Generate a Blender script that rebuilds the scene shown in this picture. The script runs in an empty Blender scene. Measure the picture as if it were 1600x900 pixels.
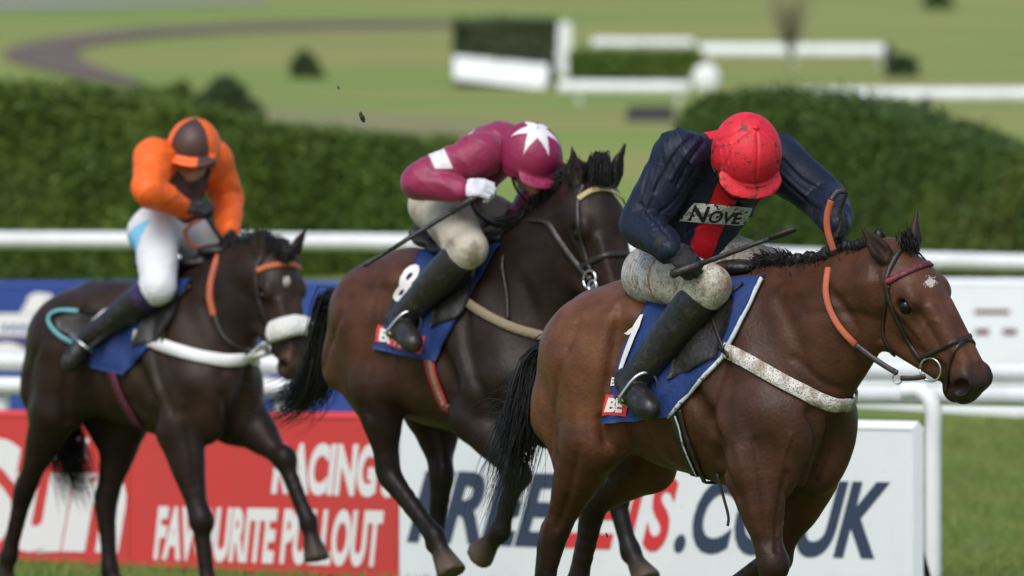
import bpy, bmesh, math, random
import numpy as np
from mathutils import Vector, Matrix
from mathutils.bvhtree import BVHTree

# ------------------------------------------------------------------ camera, sky, sun, exposure
scene = bpy.context.scene
COL = scene.collection
FPX, CAMZ, HORIZON = 13314.0, 1.78, 367.0        # focal length in photo pixels, eye height, horizon row
PITCH = math.atan((450.0 - HORIZON) / FPX)
cam_d = bpy.data.cameras.new('camera')
cam_d.sensor_width = 36.0
cam_d.lens = 36.0 * FPX / 1600.0
cam_d.clip_start, cam_d.clip_end = 0.5, 6000.0
cam_d.dof.use_dof = True
cam_d.dof.focus_distance = 31.35
cam_d.dof.aperture_fstop = 4.1
cam = bpy.data.objects.new('camera', cam_d)
cam.location = (0, 0, CAMZ)
cam.rotation_euler = (math.pi / 2 - PITCH, 0, 0)
COL.objects.link(cam)
scene.camera = cam

world = bpy.data.worlds.new('World')
scene.world = world
world.use_nodes = True
wn = world.node_tree
bg = wn.nodes['Background']
sky = wn.nodes.new('ShaderNodeTexSky')
sky.sky_type = 'NISHITA'
sky.sun_disc = False
SUN_EL, SUN_AZ = math.radians(50), math.radians(200)     # azimuth: clockwise from +Y
sky.sun_elevation = SUN_EL
sky.sun_rotation = SUN_AZ
sky.air_density, sky.dust_density, sky.ozone_density = 1.0, 2.5, 1.5
wn.links.new(sky.outputs[0], bg.inputs[0])
bg.inputs[1].default_value = 0.13
sun_d = bpy.data.lights.new('sun', 'SUN')
sun_d.energy = 1.45
sun_d.angle = math.radians(35)
sun_d.color = (1.0, 0.985, 0.965)
sun = bpy.data.objects.new('sun', sun_d)
sd = Vector((math.sin(SUN_AZ) * math.cos(SUN_EL), math.cos(SUN_AZ) * math.cos(SUN_EL), math.sin(SUN_EL)))
sun.rotation_euler = (-sd).to_track_quat('-Z', 'Y').to_euler()
COL.objects.link(sun)
scene.view_settings.view_transform = 'Standard'
scene.view_settings.look = 'None'
scene.view_settings.exposure = 0.45
scene.view_settings.gamma = 1.0
scene.view_settings.use_curve_mapping = False

# ------------------------------------------------------------------ picture <-> place
C0 = np.array([0, 0, CAMZ])
CF = np.array([0, math.cos(PITCH), -math.sin(PITCH)])
CU = np.array([0, math.sin(PITCH), math.cos(PITCH)])
def ray(px, py):
    v = CF * FPX + CU * (450.0 - py)
    v = v + np.array([px - 800.0, 0, 0])
    return v / v[1]
def at(px, py, d):
    return C0 + ray(px, py) * d
KN_D = [-60, 0, 47, 58, 64, 72, 85, 130, 180, 400, 700, 1500, 5000]
KN_Z = [0, 0, 0, 0.22, 0.55, 1.05, 1.9, 3.4, 4.9, 12.9, 25, 62, 230]
def tz(y):
    return float(np.interp(y, KN_D, KN_Z))
def ground_hit(px, py):
    r = ray(px, py)
    lo = 30.0
    d = 30.0
    while d < 3000:
        if CAMZ + r[2] * d < tz(d): break
        lo = d
        d *= 1.01
    for _ in range(30):
        m = (lo + d) / 2
        if CAMZ + r[2] * m < tz(m): d = m
        else: lo = m
    return C0 + r * d

def tag(o, label=None, cat=None, group=None, kind=None):
    if label: o['label'] = label
    if cat: o['category'] = cat
    if group: o['group'] = group
    if kind: o['kind'] = kind
    return o
def empty(name, loc, rz=0.0):
    o = bpy.data.objects.new(name, None)
    COL.objects.link(o)
    o.location = tuple(loc)
    o.rotation_euler = (0, 0, rz)
    o.empty_display_size = 0.1
    return o
def make(name, verts, faces, mat, parent=None, smooth=True, cols=None, world_space=True):
    """one mesh object; verts are world coordinates, stored relative to the parent"""
    V = np.asarray(verts, dtype=np.float64).reshape(-1, 3)
    M = None
    if parent is not None and world_space:
        Mp = parent_matrix(parent)
        V = (np.c_[V, np.ones(len(V))] @ np.array(Mp.inverted()).T)[:, :3]
    me = bpy.data.meshes.new(name)
    if isinstance(faces, np.ndarray):
        n, k = faces.shape
        me.vertices.add(len(V)); me.vertices.foreach_set('co', V.astype(np.float32).ravel())
        me.loops.add(n * k); me.loops.foreach_set('vertex_index', faces.astype(np.int32).ravel())
        me.polygons.add(n); me.polygons.foreach_set('loop_start', np.arange(0, n * k, k, dtype=np.int32))
        me.update(calc_edges=True)
    else:
        me.from_pydata([tuple(v) for v in V], [], faces)
        me.update()
    if smooth:
        me.polygons.foreach_set('use_smooth', np.ones(len(me.polygons), dtype=bool))
    if cols is not None:
        a = me.color_attributes.new('Col', 'FLOAT_COLOR', 'POINT')
        a.data.foreach_set('color', np.c_[cols, np.ones(len(cols))].astype(np.float32).ravel())
    for m in (mat if isinstance(mat, (list, tuple)) else [mat]):
        me.materials.append(m)
    o = bpy.data.objects.new(name, me)
    COL.objects.link(o)
    if parent is not None: o.parent = parent
    return o
def parent_matrix(p):
    M = Matrix.LocRotScale(p.location, p.rotation_euler, p.scale)
    if p.parent: M = parent_matrix(p.parent) @ M
    return M
def rebase(o, loc, rz=0.0):
    """give a top-level mesh object (built in world coordinates) an origin at its base"""
    M = Matrix.Translation(Vector(tuple(loc))) @ Matrix.Rotation(rz, 4, 'Z')
    o.data.transform(M.inverted())
    o.location = tuple(loc)
    o.rotation_euler = (0, 0, rz)
    return o

# ------------------------------------------------------------------ materials
def mat(name, col=(.5, .5, .5), rough=.6, col2=None, nscale=8, nlo=.4, nhi=.65, bump=0, bscale=60, vcol=False,
        spec=.5, sheen=0, speck=None, stretch=None, metal=0, coat=0, vary=0.0, trans=0):
    """Principled with an optional second colour by noise, speckle (col, scale, threshold, softness) and bump"""
    m = bpy.data.materials.new(name)
    m.use_nodes = True
    nt = m.node_tree
    N, L = nt.nodes, nt.links
    b = N['Principled BSDF']
    b.inputs['Roughness'].default_value = rough
    b.inputs['Specular IOR Level'].default_value = spec
    b.inputs['Metallic'].default_value = metal
    b.inputs['Sheen Weight'].default_value = sheen
    b.inputs['Coat Weight'].default_value = coat
    tc = N.new('ShaderNodeTexCoord')
    vec = tc.outputs['Object']
    if stretch:
        mp = N.new('ShaderNodeMapping'); mp.inputs['Scale'].default_value = stretch
        L.new(vec, mp.inputs[0]); vec = mp.outputs[0]
    def noise(sc, detail=4):
        n = N.new('ShaderNodeTexNoise'); n.inputs['Scale'].default_value = sc; n.inputs['Detail'].default_value = detail
        L.new(vec, n.inputs['Vector']); return n.outputs[0]
    def ramp(src, lo, hi):
        r = N.new('ShaderNodeMapRange'); r.inputs[1].default_value = lo; r.inputs[2].default_value = hi
        r.interpolation_type = 'SMOOTHSTEP'
        L.new(src, r.inputs[0]); return r.outputs[0]
    def mix(fac, a, bb, mode='MIX'):
        x = N.new('ShaderNodeMix'); x.data_type = 'RGBA'; x.blend_type = mode
        if isinstance(fac, float): x.inputs[0].default_value = fac
        else: L.new(fac, x.inputs[0])
        for v, i in ((a, 6), (bb, 7)):
            if isinstance(v, tuple): x.inputs[i].default_value = (*v, 1)
            else: L.new(v, x.inputs[i])
        return x.outputs[2]
    c = tuple(col)
    if vcol:
        at_ = N.new('ShaderNodeAttribute'); at_.attribute_name = 'Col'; c = at_.outputs['Color']
    if col2 is not None:
        c = mix(ramp(noise(nscale), nlo, nhi), c, tuple(col2))
    if vary:
        v = N.new('ShaderNodeMapRange'); L.new(noise(nscale * 2.3, 5), v.inputs[0])
        v.inputs[1].default_value = .3; v.inputs[2].default_value = .7
        v.inputs[3].default_value = 1 - vary; v.inputs[4].default_value = 1 + vary
        cc = N.new('ShaderNodeCombineColor')
        for i in range(3): L.new(v.outputs[0], cc.inputs[i])
        c = mix(1.0, c, cc.outputs[0], 'MULTIPLY')
    if speck:
        for (sc, ss, lo, hi) in (speck if isinstance(speck, list) else [speck]):
            c = mix(ramp(noise(ss, 3), lo, hi), c, tuple(sc))
    if isinstance(c, tuple): b.inputs['Base Color'].default_value = (*c, 1)
    else: L.new(c, b.inputs['Base Color'])
    if bump:
        bn = N.new('ShaderNodeBump'); bn.inputs['Strength'].default_value = bump; bn.inputs['Distance'].default_value = .02
        L.new(noise(bscale, 5), bn.inputs['Height']); L.new(bn.outputs[0], b.inputs['Normal'])
    return m

# ------------------------------------------------------------------ signed distance modelling
def unit(v):
    v = np.asarray(v, float); return v / max(np.linalg.norm(v), 1e-9)
def smin(a, b, k):
    h = np.maximum(k - np.abs(a - b), 0) / k
    return np.minimum(a, b) - h * h * k * .25
class SDF:
    def __init__(s): s.p = []
    def cone(s, a, b, ra, rb, k=.03, col=None, sub=False, sq=1.0):
        s.p.append(dict(t='c', a=np.array(a, float), b=np.array(b, float), ra=ra, rb=rb, k=k, col=col, sub=sub, sq=sq)); return s
    def ell(s, c, r, R=None, k=.03, col=None, sub=False):
        s.p.append(dict(t='e', c=np.array(c, float), r=np.array(r, float), R=None if R is None else np.array(R, float), k=k, col=col, sub=sub)); return s
    def chain(s, pts, rad, k=.02, cols=None, n=4, sq=1.0):
        """smooth tapered limb through the points"""
        P = np.array(pts, float); m = len(P)
        Q, Rr, Cc = [], [], []
        for i in range(m - 1):
            p0, p1, p2, p3 = P[max(i - 1, 0)], P[i], P[i + 1], P[min(i + 2, m - 1)]
            for j in range(n):
                t = j / n
                lin = p1 + (p2 - p1) * t
                cr = .5 * (2 * p1 + (p2 - p0) * t + (2 * p0 - 5 * p1 + 4 * p2 - p3) * t * t + (3 * p1 - p0 - 3 * p2 + p3) * t ** 3)
                Q.append(lin * .55 + cr * .45)
                ts = t * t * (3 - 2 * t)
                Rr.append(rad[i] + (rad[i + 1] - rad[i]) * (.5 * t + .5 * ts))
                Cc.append(None if cols is None else np.array(cols[i]) * (1 - t) + np.array(cols[i + 1]) * t)
        Q.append(P[-1]); Rr.append(rad[-1]); Cc.append(None if cols is None else cols[-1])
        for i in range(len(Q) - 1):
            s.cone(Q[i], Q[i + 1], Rr[i], Rr[i + 1], k if i == 0 else min(k, .012), Cc[i], sq=sq)
        return s
    @staticmethod
    def ev(p, X, Y, Z):
        if p['t'] == 'c':
            q = p['sq']; a, b = p['a'].copy(), p['b'].copy()
            a[1] /= q; b[1] /= q
            ba = b - a; l2 = max(float(ba @ ba), 1e-9)
            x, y, z = X - a[0], Y / q - a[1], Z - a[2]
            t = np.clip((x * ba[0] + y * ba[1] + z * ba[2]) / l2, 0, 1)
            return (np.sqrt((x - t * ba[0]) ** 2 + (y - t * ba[1]) ** 2 + (z - t * ba[2]) ** 2) - (p['ra'] + (p['rb'] - p['ra']) * t)) * (q if q < 1 else 1)
        c, r, R = p['c'], p['r'], p['R']
        x, y, z = X - c[0], Y - c[1], Z - c[2]
        if R is not None:
            x, y, z = (x * R[0][0] + y * R[1][0] + z * R[2][0], x * R[0][1] + y * R[1][1] + z * R[2][1], x * R[0][2] + y * R[1][2] + z * R[2][2])
        k0 = np.sqrt((x / r[0]) ** 2 + (y / r[1]) ** 2 + (z / r[2]) ** 2)
        k1 = np.sqrt((x / r[0] ** 2) ** 2 + (y / r[1] ** 2) ** 2 + (z / r[2] ** 2) ** 2)
        return k0 * (k0 - 1) / np.maximum(k1, 1e-6)
    @staticmethod
    def box(p):
        if p['t'] == 'c':
            r = max(p['ra'], p['rb'])
            return np.minimum(p['a'], p['b']) - r, np.maximum(p['a'], p['b']) + r
        if p['R'] is None: e = p['r']
        else: e = np.sqrt(((p['R'] * p['r'][None, :]) ** 2).sum(1))
        return p['c'] - e, p['c'] + e
    def field(s, h, grow=0.0, disp=None, pad=4):
        lo = np.min([s.box(p)[0] for p in s.p if not p['sub']], axis=0) - pad * h - abs(grow) - .02
        hi = np.max([s.box(p)[1] for p in s.p if not p['sub']], axis=0) + pad * h + abs(grow) + .02
        n = np.ceil((hi - lo) / h).astype(int) + 1
        ax = [(lo[i] + h * np.arange(n[i])).astype(np.float32) for i in range(3)]
        D = np.full(n, 1.0, np.float32)
        for p in s.p:
            a, b = s.box(p)
            mg = p['k'] + 4 * h + max(grow, 0)
            i0 = np.clip(np.floor((a - mg - lo) / h).astype(int), 0, n - 1); i1 = np.clip(np.ceil((b + mg - lo) / h).astype(int) + 1, 1, n)
            if (i1 <= i0).any(): continue
            sl = tuple(slice(i0[i], i1[i]) for i in range(3))
            d = s.ev(p, ax[0][sl[0]][:, None, None], ax[1][sl[1]][None, :, None], ax[2][sl[2]][None, None, :]).astype(np.float32)
            if p['sub']: D[sl] = -smin(-D[sl], d, p['k'])
            else: D[sl] = smin(D[sl], d, p['k'])
        if disp is not None:
            D += disp(ax[0][:, None, None], ax[1][None, :, None], ax[2][None, None, :]).astype(np.float32)
        return D - grow, lo, h
    def mesh(s, h, grow=0.0, disp=None, smooth=2, keep=None):
        V, F = surface_nets(*s.field(h, grow, disp), keep=keep)
        return relax(V, F, smooth), F
    def colours(s, V, soft=.018, default=(.5, .5, .5)):
        num = np.zeros((len(V), 3)); den = np.zeros(len(V)) + 1e-12
        for p in s.p:
            if p['col'] is None: continue
            d = s.ev(p, V[:, 0], V[:, 1], V[:, 2])
            w = np.exp(-np.clip(d, -.15, .5) / soft)
            num += w[:, None] * np.array(p['col'])[None, :]; den += w
        return num / den[:, None]
def surface_nets(D, org, h, keep=None):
    if keep is not None:      # keep(X,Y,Z) > 0 cuts away
        n = D.shape
        ax = [org[i] + h * np.arange(n[i]) for i in range(3)]
        D = np.maximum(D, keep(ax[0][:, None, None], ax[1][None, :, None], ax[2][None, None, :]).astype(np.float32))
    S = D < 0
    c = np.zeros(tuple(np.array(D.shape) - 1), np.uint8)
    for i in (0, 1):
        for j in (0, 1):
            for k in (0, 1):
                c += S[i:S.shape[0] - 1 + i, j:S.shape[1] - 1 + j, k:S.shape[2] - 1 + k]
    act = (c > 0) & (c < 8)
    cells = np.argwhere(act)
    idx = np.full(act.shape, -1, np.int64); idx[act] = np.arange(len(cells))
    acc = np.zeros((len(cells), 3)); cnt = np.zeros(len(cells))
    cor = [(i, j, k) for i in (0, 1) for j in (0, 1) for k in (0, 1)]
    val = {o: D[cells[:, 0] + o[0], cells[:, 1] + o[1], cells[:, 2] + o[2]] for o in cor}
    for o1 in cor:
        for a in range(3):
            if o1[a]: continue
            o2 = tuple(o1[q] + (q == a) for q in range(3))
            d1, d2 = val[o1], val[o2]
            m = (d1 < 0) != (d2 < 0)
            t = d1[m] / (d1[m] - d2[m])
            p = np.tile(np.array(o1, float), (m.sum(), 1)); p[:, a] += t
            acc[m] += p; cnt[m] += 1
    V = (cells + acc / np.maximum(cnt, 1)[:, None]) * h + np.asarray(org)[None, :]
    quads = []
    for a in range(3):
        b_, c_ = (a + 1) % 3, (a + 2) % 3
        s0 = [slice(None)] * 3; s1 = [slice(None)] * 3
        s0[a] = slice(0, -1); s1[a] = slice(1, None)
        for q in (b_, c_): s0[q] = slice(1, -1); s1[q] = slice(1, -1)
        A, B = S[tuple(s0)], S[tuple(s1)]
        e = np.argwhere(A != B)
        if len(e) == 0: continue
        inside = A[e[:, 0], e[:, 1], e[:, 2]]
        base = e.copy(); base[:, b_] += 1; base[:, c_] += 1
        def cell(db, dc):
            q = base.copy(); q[:, b_] += db; q[:, c_] += dc
            return idx[q[:, 0], q[:, 1], q[:, 2]]
        Q = np.stack([cell(-1, -1), cell(0, -1), cell(0, 0), cell(-1, 0)], 1)
        Q[~inside] = Q[~inside][:, ::-1]
        quads.append(Q)
    return V, np.concatenate(quads)
def relax(V, F, it):
    if not it: return V
    n = len(V)
    e = np.concatenate([F[:, [i, (i + 1) % 4]] for i in range(4)])
    for k in range(it):
        s = np.zeros((n, 3)); c = np.bincount(e[:, 0], minlength=n) + np.bincount(e[:, 1], minlength=n)
        for q in range(3):
            s[:, q] = np.bincount(e[:, 0], V[e[:, 1], q], n) + np.bincount(e[:, 1], V[e[:, 0], q], n)
        L = s / np.maximum(c, 1)[:, None] - V
        V = V + L * (.55 if k % 2 == 0 else -.35)
    return V

def vnormals(V, F):
    n = np.cross(V[F[:, 2]] - V[F[:, 0]], V[F[:, 3]] - V[F[:, 1]]); N = np.zeros_like(V)
    for i in range(4):
        for q in range(3): N[:, q] += np.bincount(F[:, i], n[:, q], len(V))
    return N / (np.linalg.norm(N, axis=1)[:, None] + 1e-12)
def polydist(V, P):
    d = np.full(len(V), 9.0)
    for a, b in zip(P[:-1], P[1:]):
        ab = b - a; t = np.clip((V - a) @ ab / max(ab @ ab, 1e-9), 0, 1)
        d = np.minimum(d, np.linalg.norm(V - a - t[:, None] * ab, axis=1))
    return d
def sculpt(V, F, fr, strokes, bvh=None):
    """push folds and ridges into a surface: (photo points, amount, width)"""
    if bvh is None: bvh = BVHTree.FromPolygons([tuple(v) for v in fr.w(V)], [tuple(int(i) for i in q) for q in F])
    N = vnormals(V, F); D = np.zeros(len(V))
    for pts, amp, w in strokes:
        q = spline([(p[0], p[1], 0) for p in pts], 5) if len(pts) > 1 else A([(pts[0][0], pts[0][1], 0)] * 2)
        P = [cast_px(bvh, a[0], a[1], 0)[0] for a in q]; P = [fr.l(p) for p in P if p is not None]
        if len(P) < 2: continue
        m = np.linalg.norm(V - np.mean(P, 0), axis=1) < np.max(np.linalg.norm(np.array(P) - np.mean(P, 0), axis=1)) + 3 * w
        d = polydist(V[m], P); D[m] += amp * np.exp(-(d / w) ** 2)
    return V + N * D[:, None]

# ------------------------------------------------------------------ tubes, ribbons, boxes
class MB:
    def __init__(s): s.v, s.f = [], []
    def add(s, v, f):
        o = len(s.v); s.v += [tuple(x) for x in v]; s.f += [tuple(i + o for i in q) for q in f]; return s
    def box(s, lo, hi, M=None):
        v = [(x, y, z) for x in (lo[0], hi[0]) for y in (lo[1], hi[1]) for z in (lo[2], hi[2])]
        if M is not None: v = [tuple(M @ Vector(q)) for q in v]
        return s.add(v, [(0, 1, 3, 2), (4, 6, 7, 5), (0, 4, 5, 1), (2, 3, 7, 6), (0, 2, 6, 4), (1, 5, 7, 3)])
    def tube(s, pts, rad, sides=6, flat=1.0, up=None):
        P = np.array(pts, float); n = len(P)
        R = [rad] * n if np.isscalar(rad) else list(rad)
        T = np.gradient(P, axis=0); T /= np.maximum(np.linalg.norm(T, axis=1), 1e-9)[:, None]
        u = np.array(up if up is not None else (0.31, .2, .93)); v, f = [], []
        for i in range(n):
            u = u - T[i] * (u @ T[i]); u = unit(u); w = np.cross(T[i], u)
            for j in range(sides):
                a = 2 * math.pi * j / sides
                v.append(P[i] + R[i] * (math.cos(a) * u * flat + math.sin(a) * w))
        for i in range(n - 1):
            for j in range(sides):
                a, b = i * sides + j, i * sides + (j + 1) % sides
                f.append((a, b, b + sides, a + sides))
        f.append(tuple(reversed(range(sides)))); f.append(tuple(range((n - 1) * sides, n * sides)))
        return s.add(v, f)
    def ribbon(s, pts, nrm, width, thick):
        """flat strap: pts on the surface, nrm outward normals"""
        P = np.array(pts, float); Nn = np.array(nrm, float); n = len(P)
        T = np.gradient(P, axis=0); v, f = [], []
        Wd = [width] * n if np.isscalar(width) else width
        for i in range(n):
            t = unit(T[i]); nn = unit(Nn[i] - t * (Nn[i] @ t)); b = np.cross(t, nn)
            v += [P[i] - b * Wd[i] / 2, P[i] + b * Wd[i] / 2, P[i] + b * Wd[i] / 2 * .94 + nn * thick, P[i] - b * Wd[i] / 2 * .94 + nn * thick]
        for i in range(n - 1):
            a = i * 4
            for j in range(4):
                f.append((a + j, a + 4 + j, a + 4 + (j + 1) % 4, a + (j + 1) % 4))
        f.append((0, 1, 2, 3)); f.append((n * 4 - 1, n * 4 - 2, n * 4 - 3, n * 4 - 4))
        return s.add(v, f)
    def obj(s, name, m, parent=None, smooth=True):
        return make(name, s.v, s.f, m, parent, smooth)
def spline(pts, n=8):
    P = np.array(pts, float); m = len(P); out = []
    for i in range(m - 1):
        p0, p1, p2, p3 = P[max(i - 1, 0)], P[i], P[i + 1], P[min(i + 2, m - 1)]
        for j in range(n):
            t = j / n
            out.append(.5 * (2 * p1 + (p2 - p0) * t + (2 * p0 - 5 * p1 + 4 * p2 - p3) * t * t + (3 * p1 - p0 - 3 * p2 + p3) * t ** 3))
    out.append(P[-1])
    return np.array(out)
def text_mesh(body, size=1.0, bold=0.0, shear=0.0, sx=1.0, res=2):
    """flat lettering: returns (verts uv, faces), origin at the left of the base line"""
    cu = bpy.data.curves.new('lettering', 'FONT')
    cu.body = body; cu.size = size; cu.offset = bold; cu.shear = shear; cu.resolution_u = res
    o = bpy.data.objects.new('lettering', cu); COL.objects.link(o)
    dg = bpy.context.evaluated_depsgraph_get()
    me = bpy.data.meshes.new_from_object(o.evaluated_get(dg))
    V = np.array([v.co[:2] for v in me.vertices]); F = [tuple(p.vertices) for p in me.polygons]
    bpy.data.objects.remove(o); bpy.data.curves.remove(cu); bpy.data.meshes.remove(me)
    V[:, 0] *= sx
    return V, F
# ------------------------------------------------------------------ ground, hill, dirt track
rngs = np.random.default_rng(7)
m_grass = mat('turf', (.105, .165, .018), .9, col2=(.145, .165, .028), nscale=.7, bump=.6, bscale=14, vary=.22)
m_hill = mat('hill_turf', (.165, .225, .028), .95, col2=(.235, .235, .05), nscale=.045, nlo=.42, nhi=.62, bump=.3, bscale=3, vary=.12)
m_dirt = mat('dirt', (.11, .07, .055), .95, col2=(.14, .10, .07), nscale=.3)
def sheet(name, xs, ys, m, dz=0.0):
    v = [(x, y, tz(y) + dz) for y in ys for x in xs]
    n = len(xs)
    f = [(j * n + i, j * n + i + 1, (j + 1) * n + i + 1, (j + 1) * n + i) for j in range(len(ys) - 1) for i in range(n - 1)]
    return make(name, v, f, m, None, True)
ground = sheet('ground', np.linspace(-60, 60, 41), list(np.linspace(-50, 47, 20)) + list(np.linspace(48, 72, 25)), m_grass)
tag(ground, kind='structure')
hill = sheet('hill', np.linspace(-900, 900, 61), list(np.linspace(72, 180, 40)) + list(np.geomspace(182, 4800, 50)), m_hill)
tag(hill, kind='structure')
def strip(name, cen, wid, m, dz=.05):
    """a band laid on the hill; cen in photo pixels on the ground, wid in pixel rows"""
    c = spline([(p[0], p[1], w) for p, w in zip(cen, wid)], 10)
    v = []
    for p in c:
        for k in (-.5, 0, .5):
            g = ground_hit(p[0], p[1] + k * p[2]); v.append((g[0], g[1], tz(g[1]) + dz))
    f = []
    for i in range(len(c) - 1):
        for k in range(2): f.append((i * 3 + k, i * 3 + k + 1, i * 3 + k + 4, i * 3 + k + 3))
    return tag(make(name, v, f, m, None, True), kind='structure')
def between(name, outer, inner, m, dz=.05):
    P, Q = spline([(*p, 0) for p in outer], 8), spline([(*p, 0) for p in inner], 8); v = []
    for p, q in zip(P, Q):
        for k in (0, .5, 1):
            g = ground_hit(*(p + (q - p) * k)[:2]); v.append((g[0], g[1], tz(g[1]) + dz))
    f = [(i * 3 + k, i * 3 + k + 1, i * 3 + k + 4, i * 3 + k + 3) for i in range(len(P) - 1) for k in range(2)]
    return tag(make(name, v, f, m, None, True), kind='structure')
between('dirt_track', [(205, 138), (120, 122), (50, 106), (14, 95), (6, 84), (34, 71), (110, 57), (250, 45), (450, 36), (740, 34)],
        [(222, 130), (172, 114), (134, 98), (118, 88), (124, 78), (150, 71), (210, 63), (300, 55), (450, 48), (740, 42)], m_dirt)
m_worn = mat('worn_turf', (.21, .19, .075), .95, col2=(.17, .21, .045), nscale=.35, nlo=.4, nhi=.7)
strip('worn_path', [(330, 178), (450, 186), (600, 196), (780, 206)], [16, 30, 30, 22], m_worn, .03)
m_road = mat('grey_track', (.24, .24, .22), .9)
strip('grey_track', [(-60, 9), (80, 8), (250, 5), (420, 2)], [13, 12, 9, 6], m_road)
# short grass standing on the turf beside the boards
def blades(name, x0, x1, y0, y1, n, hgt, m, seed=1):
    r = np.random.default_rng(seed)
    X = r.uniform(x0, x1, n); Y = r.uniform(y0, y1, n); Z = np.interp(Y, KN_D, KN_Z)
    an = r.uniform(0, 6.28, n); hh = hgt * r.uniform(.5, 1.3, n); le = r.normal(0, .35, (n, 2)) * hh[:, None]
    w = .006
    V = np.zeros((n, 3, 3))
    V[:, 0] = np.c_[X - np.cos(an) * w, Y - np.sin(an) * w, Z - .004]
    V[:, 1] = np.c_[X + np.cos(an) * w, Y + np.sin(an) * w, Z - .004]
    V[:, 2] = np.c_[X + le[:, 0], Y + le[:, 1], Z + hh]
    return tag(make(name, V.reshape(-1, 3), np.arange(n * 3).reshape(-1, 3), m, None, False), kind='stuff')
m_blade = mat('grass_blade', (.125, .20, .032), .8, col2=(.18, .20, .045), nscale=1.2)
blades('grass', -4.2, 6.5, 37, 62, 150000, .055, m_blade)

# ------------------------------------------------------------------ hedges and bushes
m_leaf = mat('hedge_leaf', (.075, .13, .016), .6, col2=(.11, .16, .022), nscale=1.1, nlo=.4, nhi=.66, vary=.3, spec=.3)
m_leaf2 = mat('hedge_leaf_right', (.050, .092, .014), .6, col2=(.095, .125, .02), nscale=.9, nlo=.5, nhi=.72, vary=.3, spec=.3)
m_leafd = mat('dark_leaf', (.03, .055, .017), .7, col2=(.05, .075, .024), nscale=1.5, vary=.3, spec=.2)
m_twig = mat('twig', (.16, .13, .10), .9)
def leaves(P, Nn, size, r, jit=.5):
    n = len(P)
    d = Nn + r.normal(0, jit, (n, 3)); d /= np.linalg.norm(d, axis=1)[:, None]
    a = np.cross(d, r.normal(0, 1, (n, 3))); a /= np.linalg.norm(a, axis=1)[:, None]
    b = np.cross(d, a)
    s = size * r.uniform(.6, 1.4, n)[:, None]
    V = np.stack([P - a * s * .5, P + b * s * .32 + d * s * .1, P + a * s * .5, P - b * s * .32 + d * s * .1], 1)
    return V.reshape(-1, 3), np.arange(n * 4).reshape(-1, 4)
def hedge(label, line, thick, m, n, size, seed, name='hedge'):
    """line: (photo x of the face, distance, photo y of the top); clipped hedge with leaves"""
    r = np.random.default_rng(seed)
    L = spline(line, 8)
    base = []
    for p in L:
        b = at(p[0], 367, p[1]); top = at(p[0], p[2], p[1])[2]
        base.append((b[0], b[1], tz(b[1]) - .05, top))
    B = np.array(base)
    prof = [(0, 0), (.0, .25), (.02, .5), (.03, .75), (.05, .93), (.16, 1.0), (.5, 1.01), (.84, 1.0), (.96, .9), (1, .5), (1, 0)]
    T = np.gradient(B[:, :2], axis=0); T /= np.linalg.norm(T, axis=1)[:, None]
    nb = np.c_[-T[:, 1], T[:, 0]]; nb *= np.sign(nb[:, 1])[:, None]
    G = np.zeros((len(B), len(prof), 3))
    for j, (q, h) in enumerate(prof):
        G[:, j, 0] = B[:, 0] + nb[:, 0] * thick * q; G[:, j, 1] = B[:, 1] + nb[:, 1] * thick * q
        G[:, j, 2] = B[:, 2] + (B[:, 3] - B[:, 2]) * h
    G += r.normal(0, .022, G.shape)
    k = len(prof); f = []
    for i in range(len(B) - 1):
        for j in range(k - 1): f.append((i * k + j, i * k + j + 1, (i + 1) * k + j + 1, (i + 1) * k + j))
    f.append(tuple(range(k))); f.append(tuple(reversed([(len(B) - 1) * k + j for j in range(k)])))
    root = empty(name, (B[:, 0].mean(), B[:, 1].mean(), B[:, 2].min()))
    make('branches', G.reshape(-1, 3), f, m, root, True)
    # leaves all over, many more on the seen face
    i = r.uniform(0, len(B) - 1.001, n); j = np.where(r.random(n) < .72, r.uniform(0, 5, n), r.uniform(4, k - 1.001, n))
    a, c = i.astype(int), j.astype(int); u, w = (i - a)[:, None], (j - c)[:, None]
    P = (G[a, c] * (1 - u) + G[a + 1, c] * u) * (1 - w) + (G[a, c + 1] * (1 - u) + G[a + 1, c + 1] * u) * w
    e1 = G[a + 1, c] - G[a, c]; e2 = G[a, c + 1] - G[a, c]; Nn = np.cross(e2, e1); Nn /= np.linalg.norm(Nn, axis=1)[:, None] + 1e-9
    Nn *= np.where((Nn * np.c_[-nb[a], np.full(n, .4)]).sum(1) < 0, -1, 1)[:, None] if False else 1
    P = P + Nn * r.normal(.0, .05, n)[:, None] * 1.0
    for e_, q_ in ((0, 1), (-1, -1)):
        ne = n // 14; c_ = G[e_].mean(0); jj = r.integers(0, k, ne); tt = np.sqrt(r.random(ne))[:, None]
        P = np.r_[P, c_ + (G[e_][jj] - c_) * tt + r.normal(0, .04, (ne, 3))]
        Nn = np.r_[Nn, np.tile(-q_ * np.r_[T[e_], 0], (ne, 1))]
    v, fc = leaves(P, Nn, size, r, .9)
    make('foliage', v, fc, m, root, False)
    return tag(root, label, 'hedge', 'clipped hedges')
hedge('long clipped green hedge behind the orange jockey, sloping down to the right',
      [(-140, 75, 122), (0, 75.4, 134), (120, 75.8, 143), (240, 76.2, 158), (330, 76.6, 175), (420, 77, 197), (520, 77.4, 212), (640, 77.9, 222), (730, 78.3, 228)], 1.6, m_leaf, 110000, .05, 3)
hedge('dark green hedge with a rounded end behind the red capped jockey',
      [(1040, 79.2, 250), (1052, 78.9, 195), (1070, 78.7, 166), (1110, 78.4, 154), (1200, 78, 152), (1300, 77.6, 166), (1400, 77.2, 198), (1500, 76.8, 234), (1600, 76.4, 246), (1720, 76, 262)], 1.5, m_leaf2, 100000, .05, 4)
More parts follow.
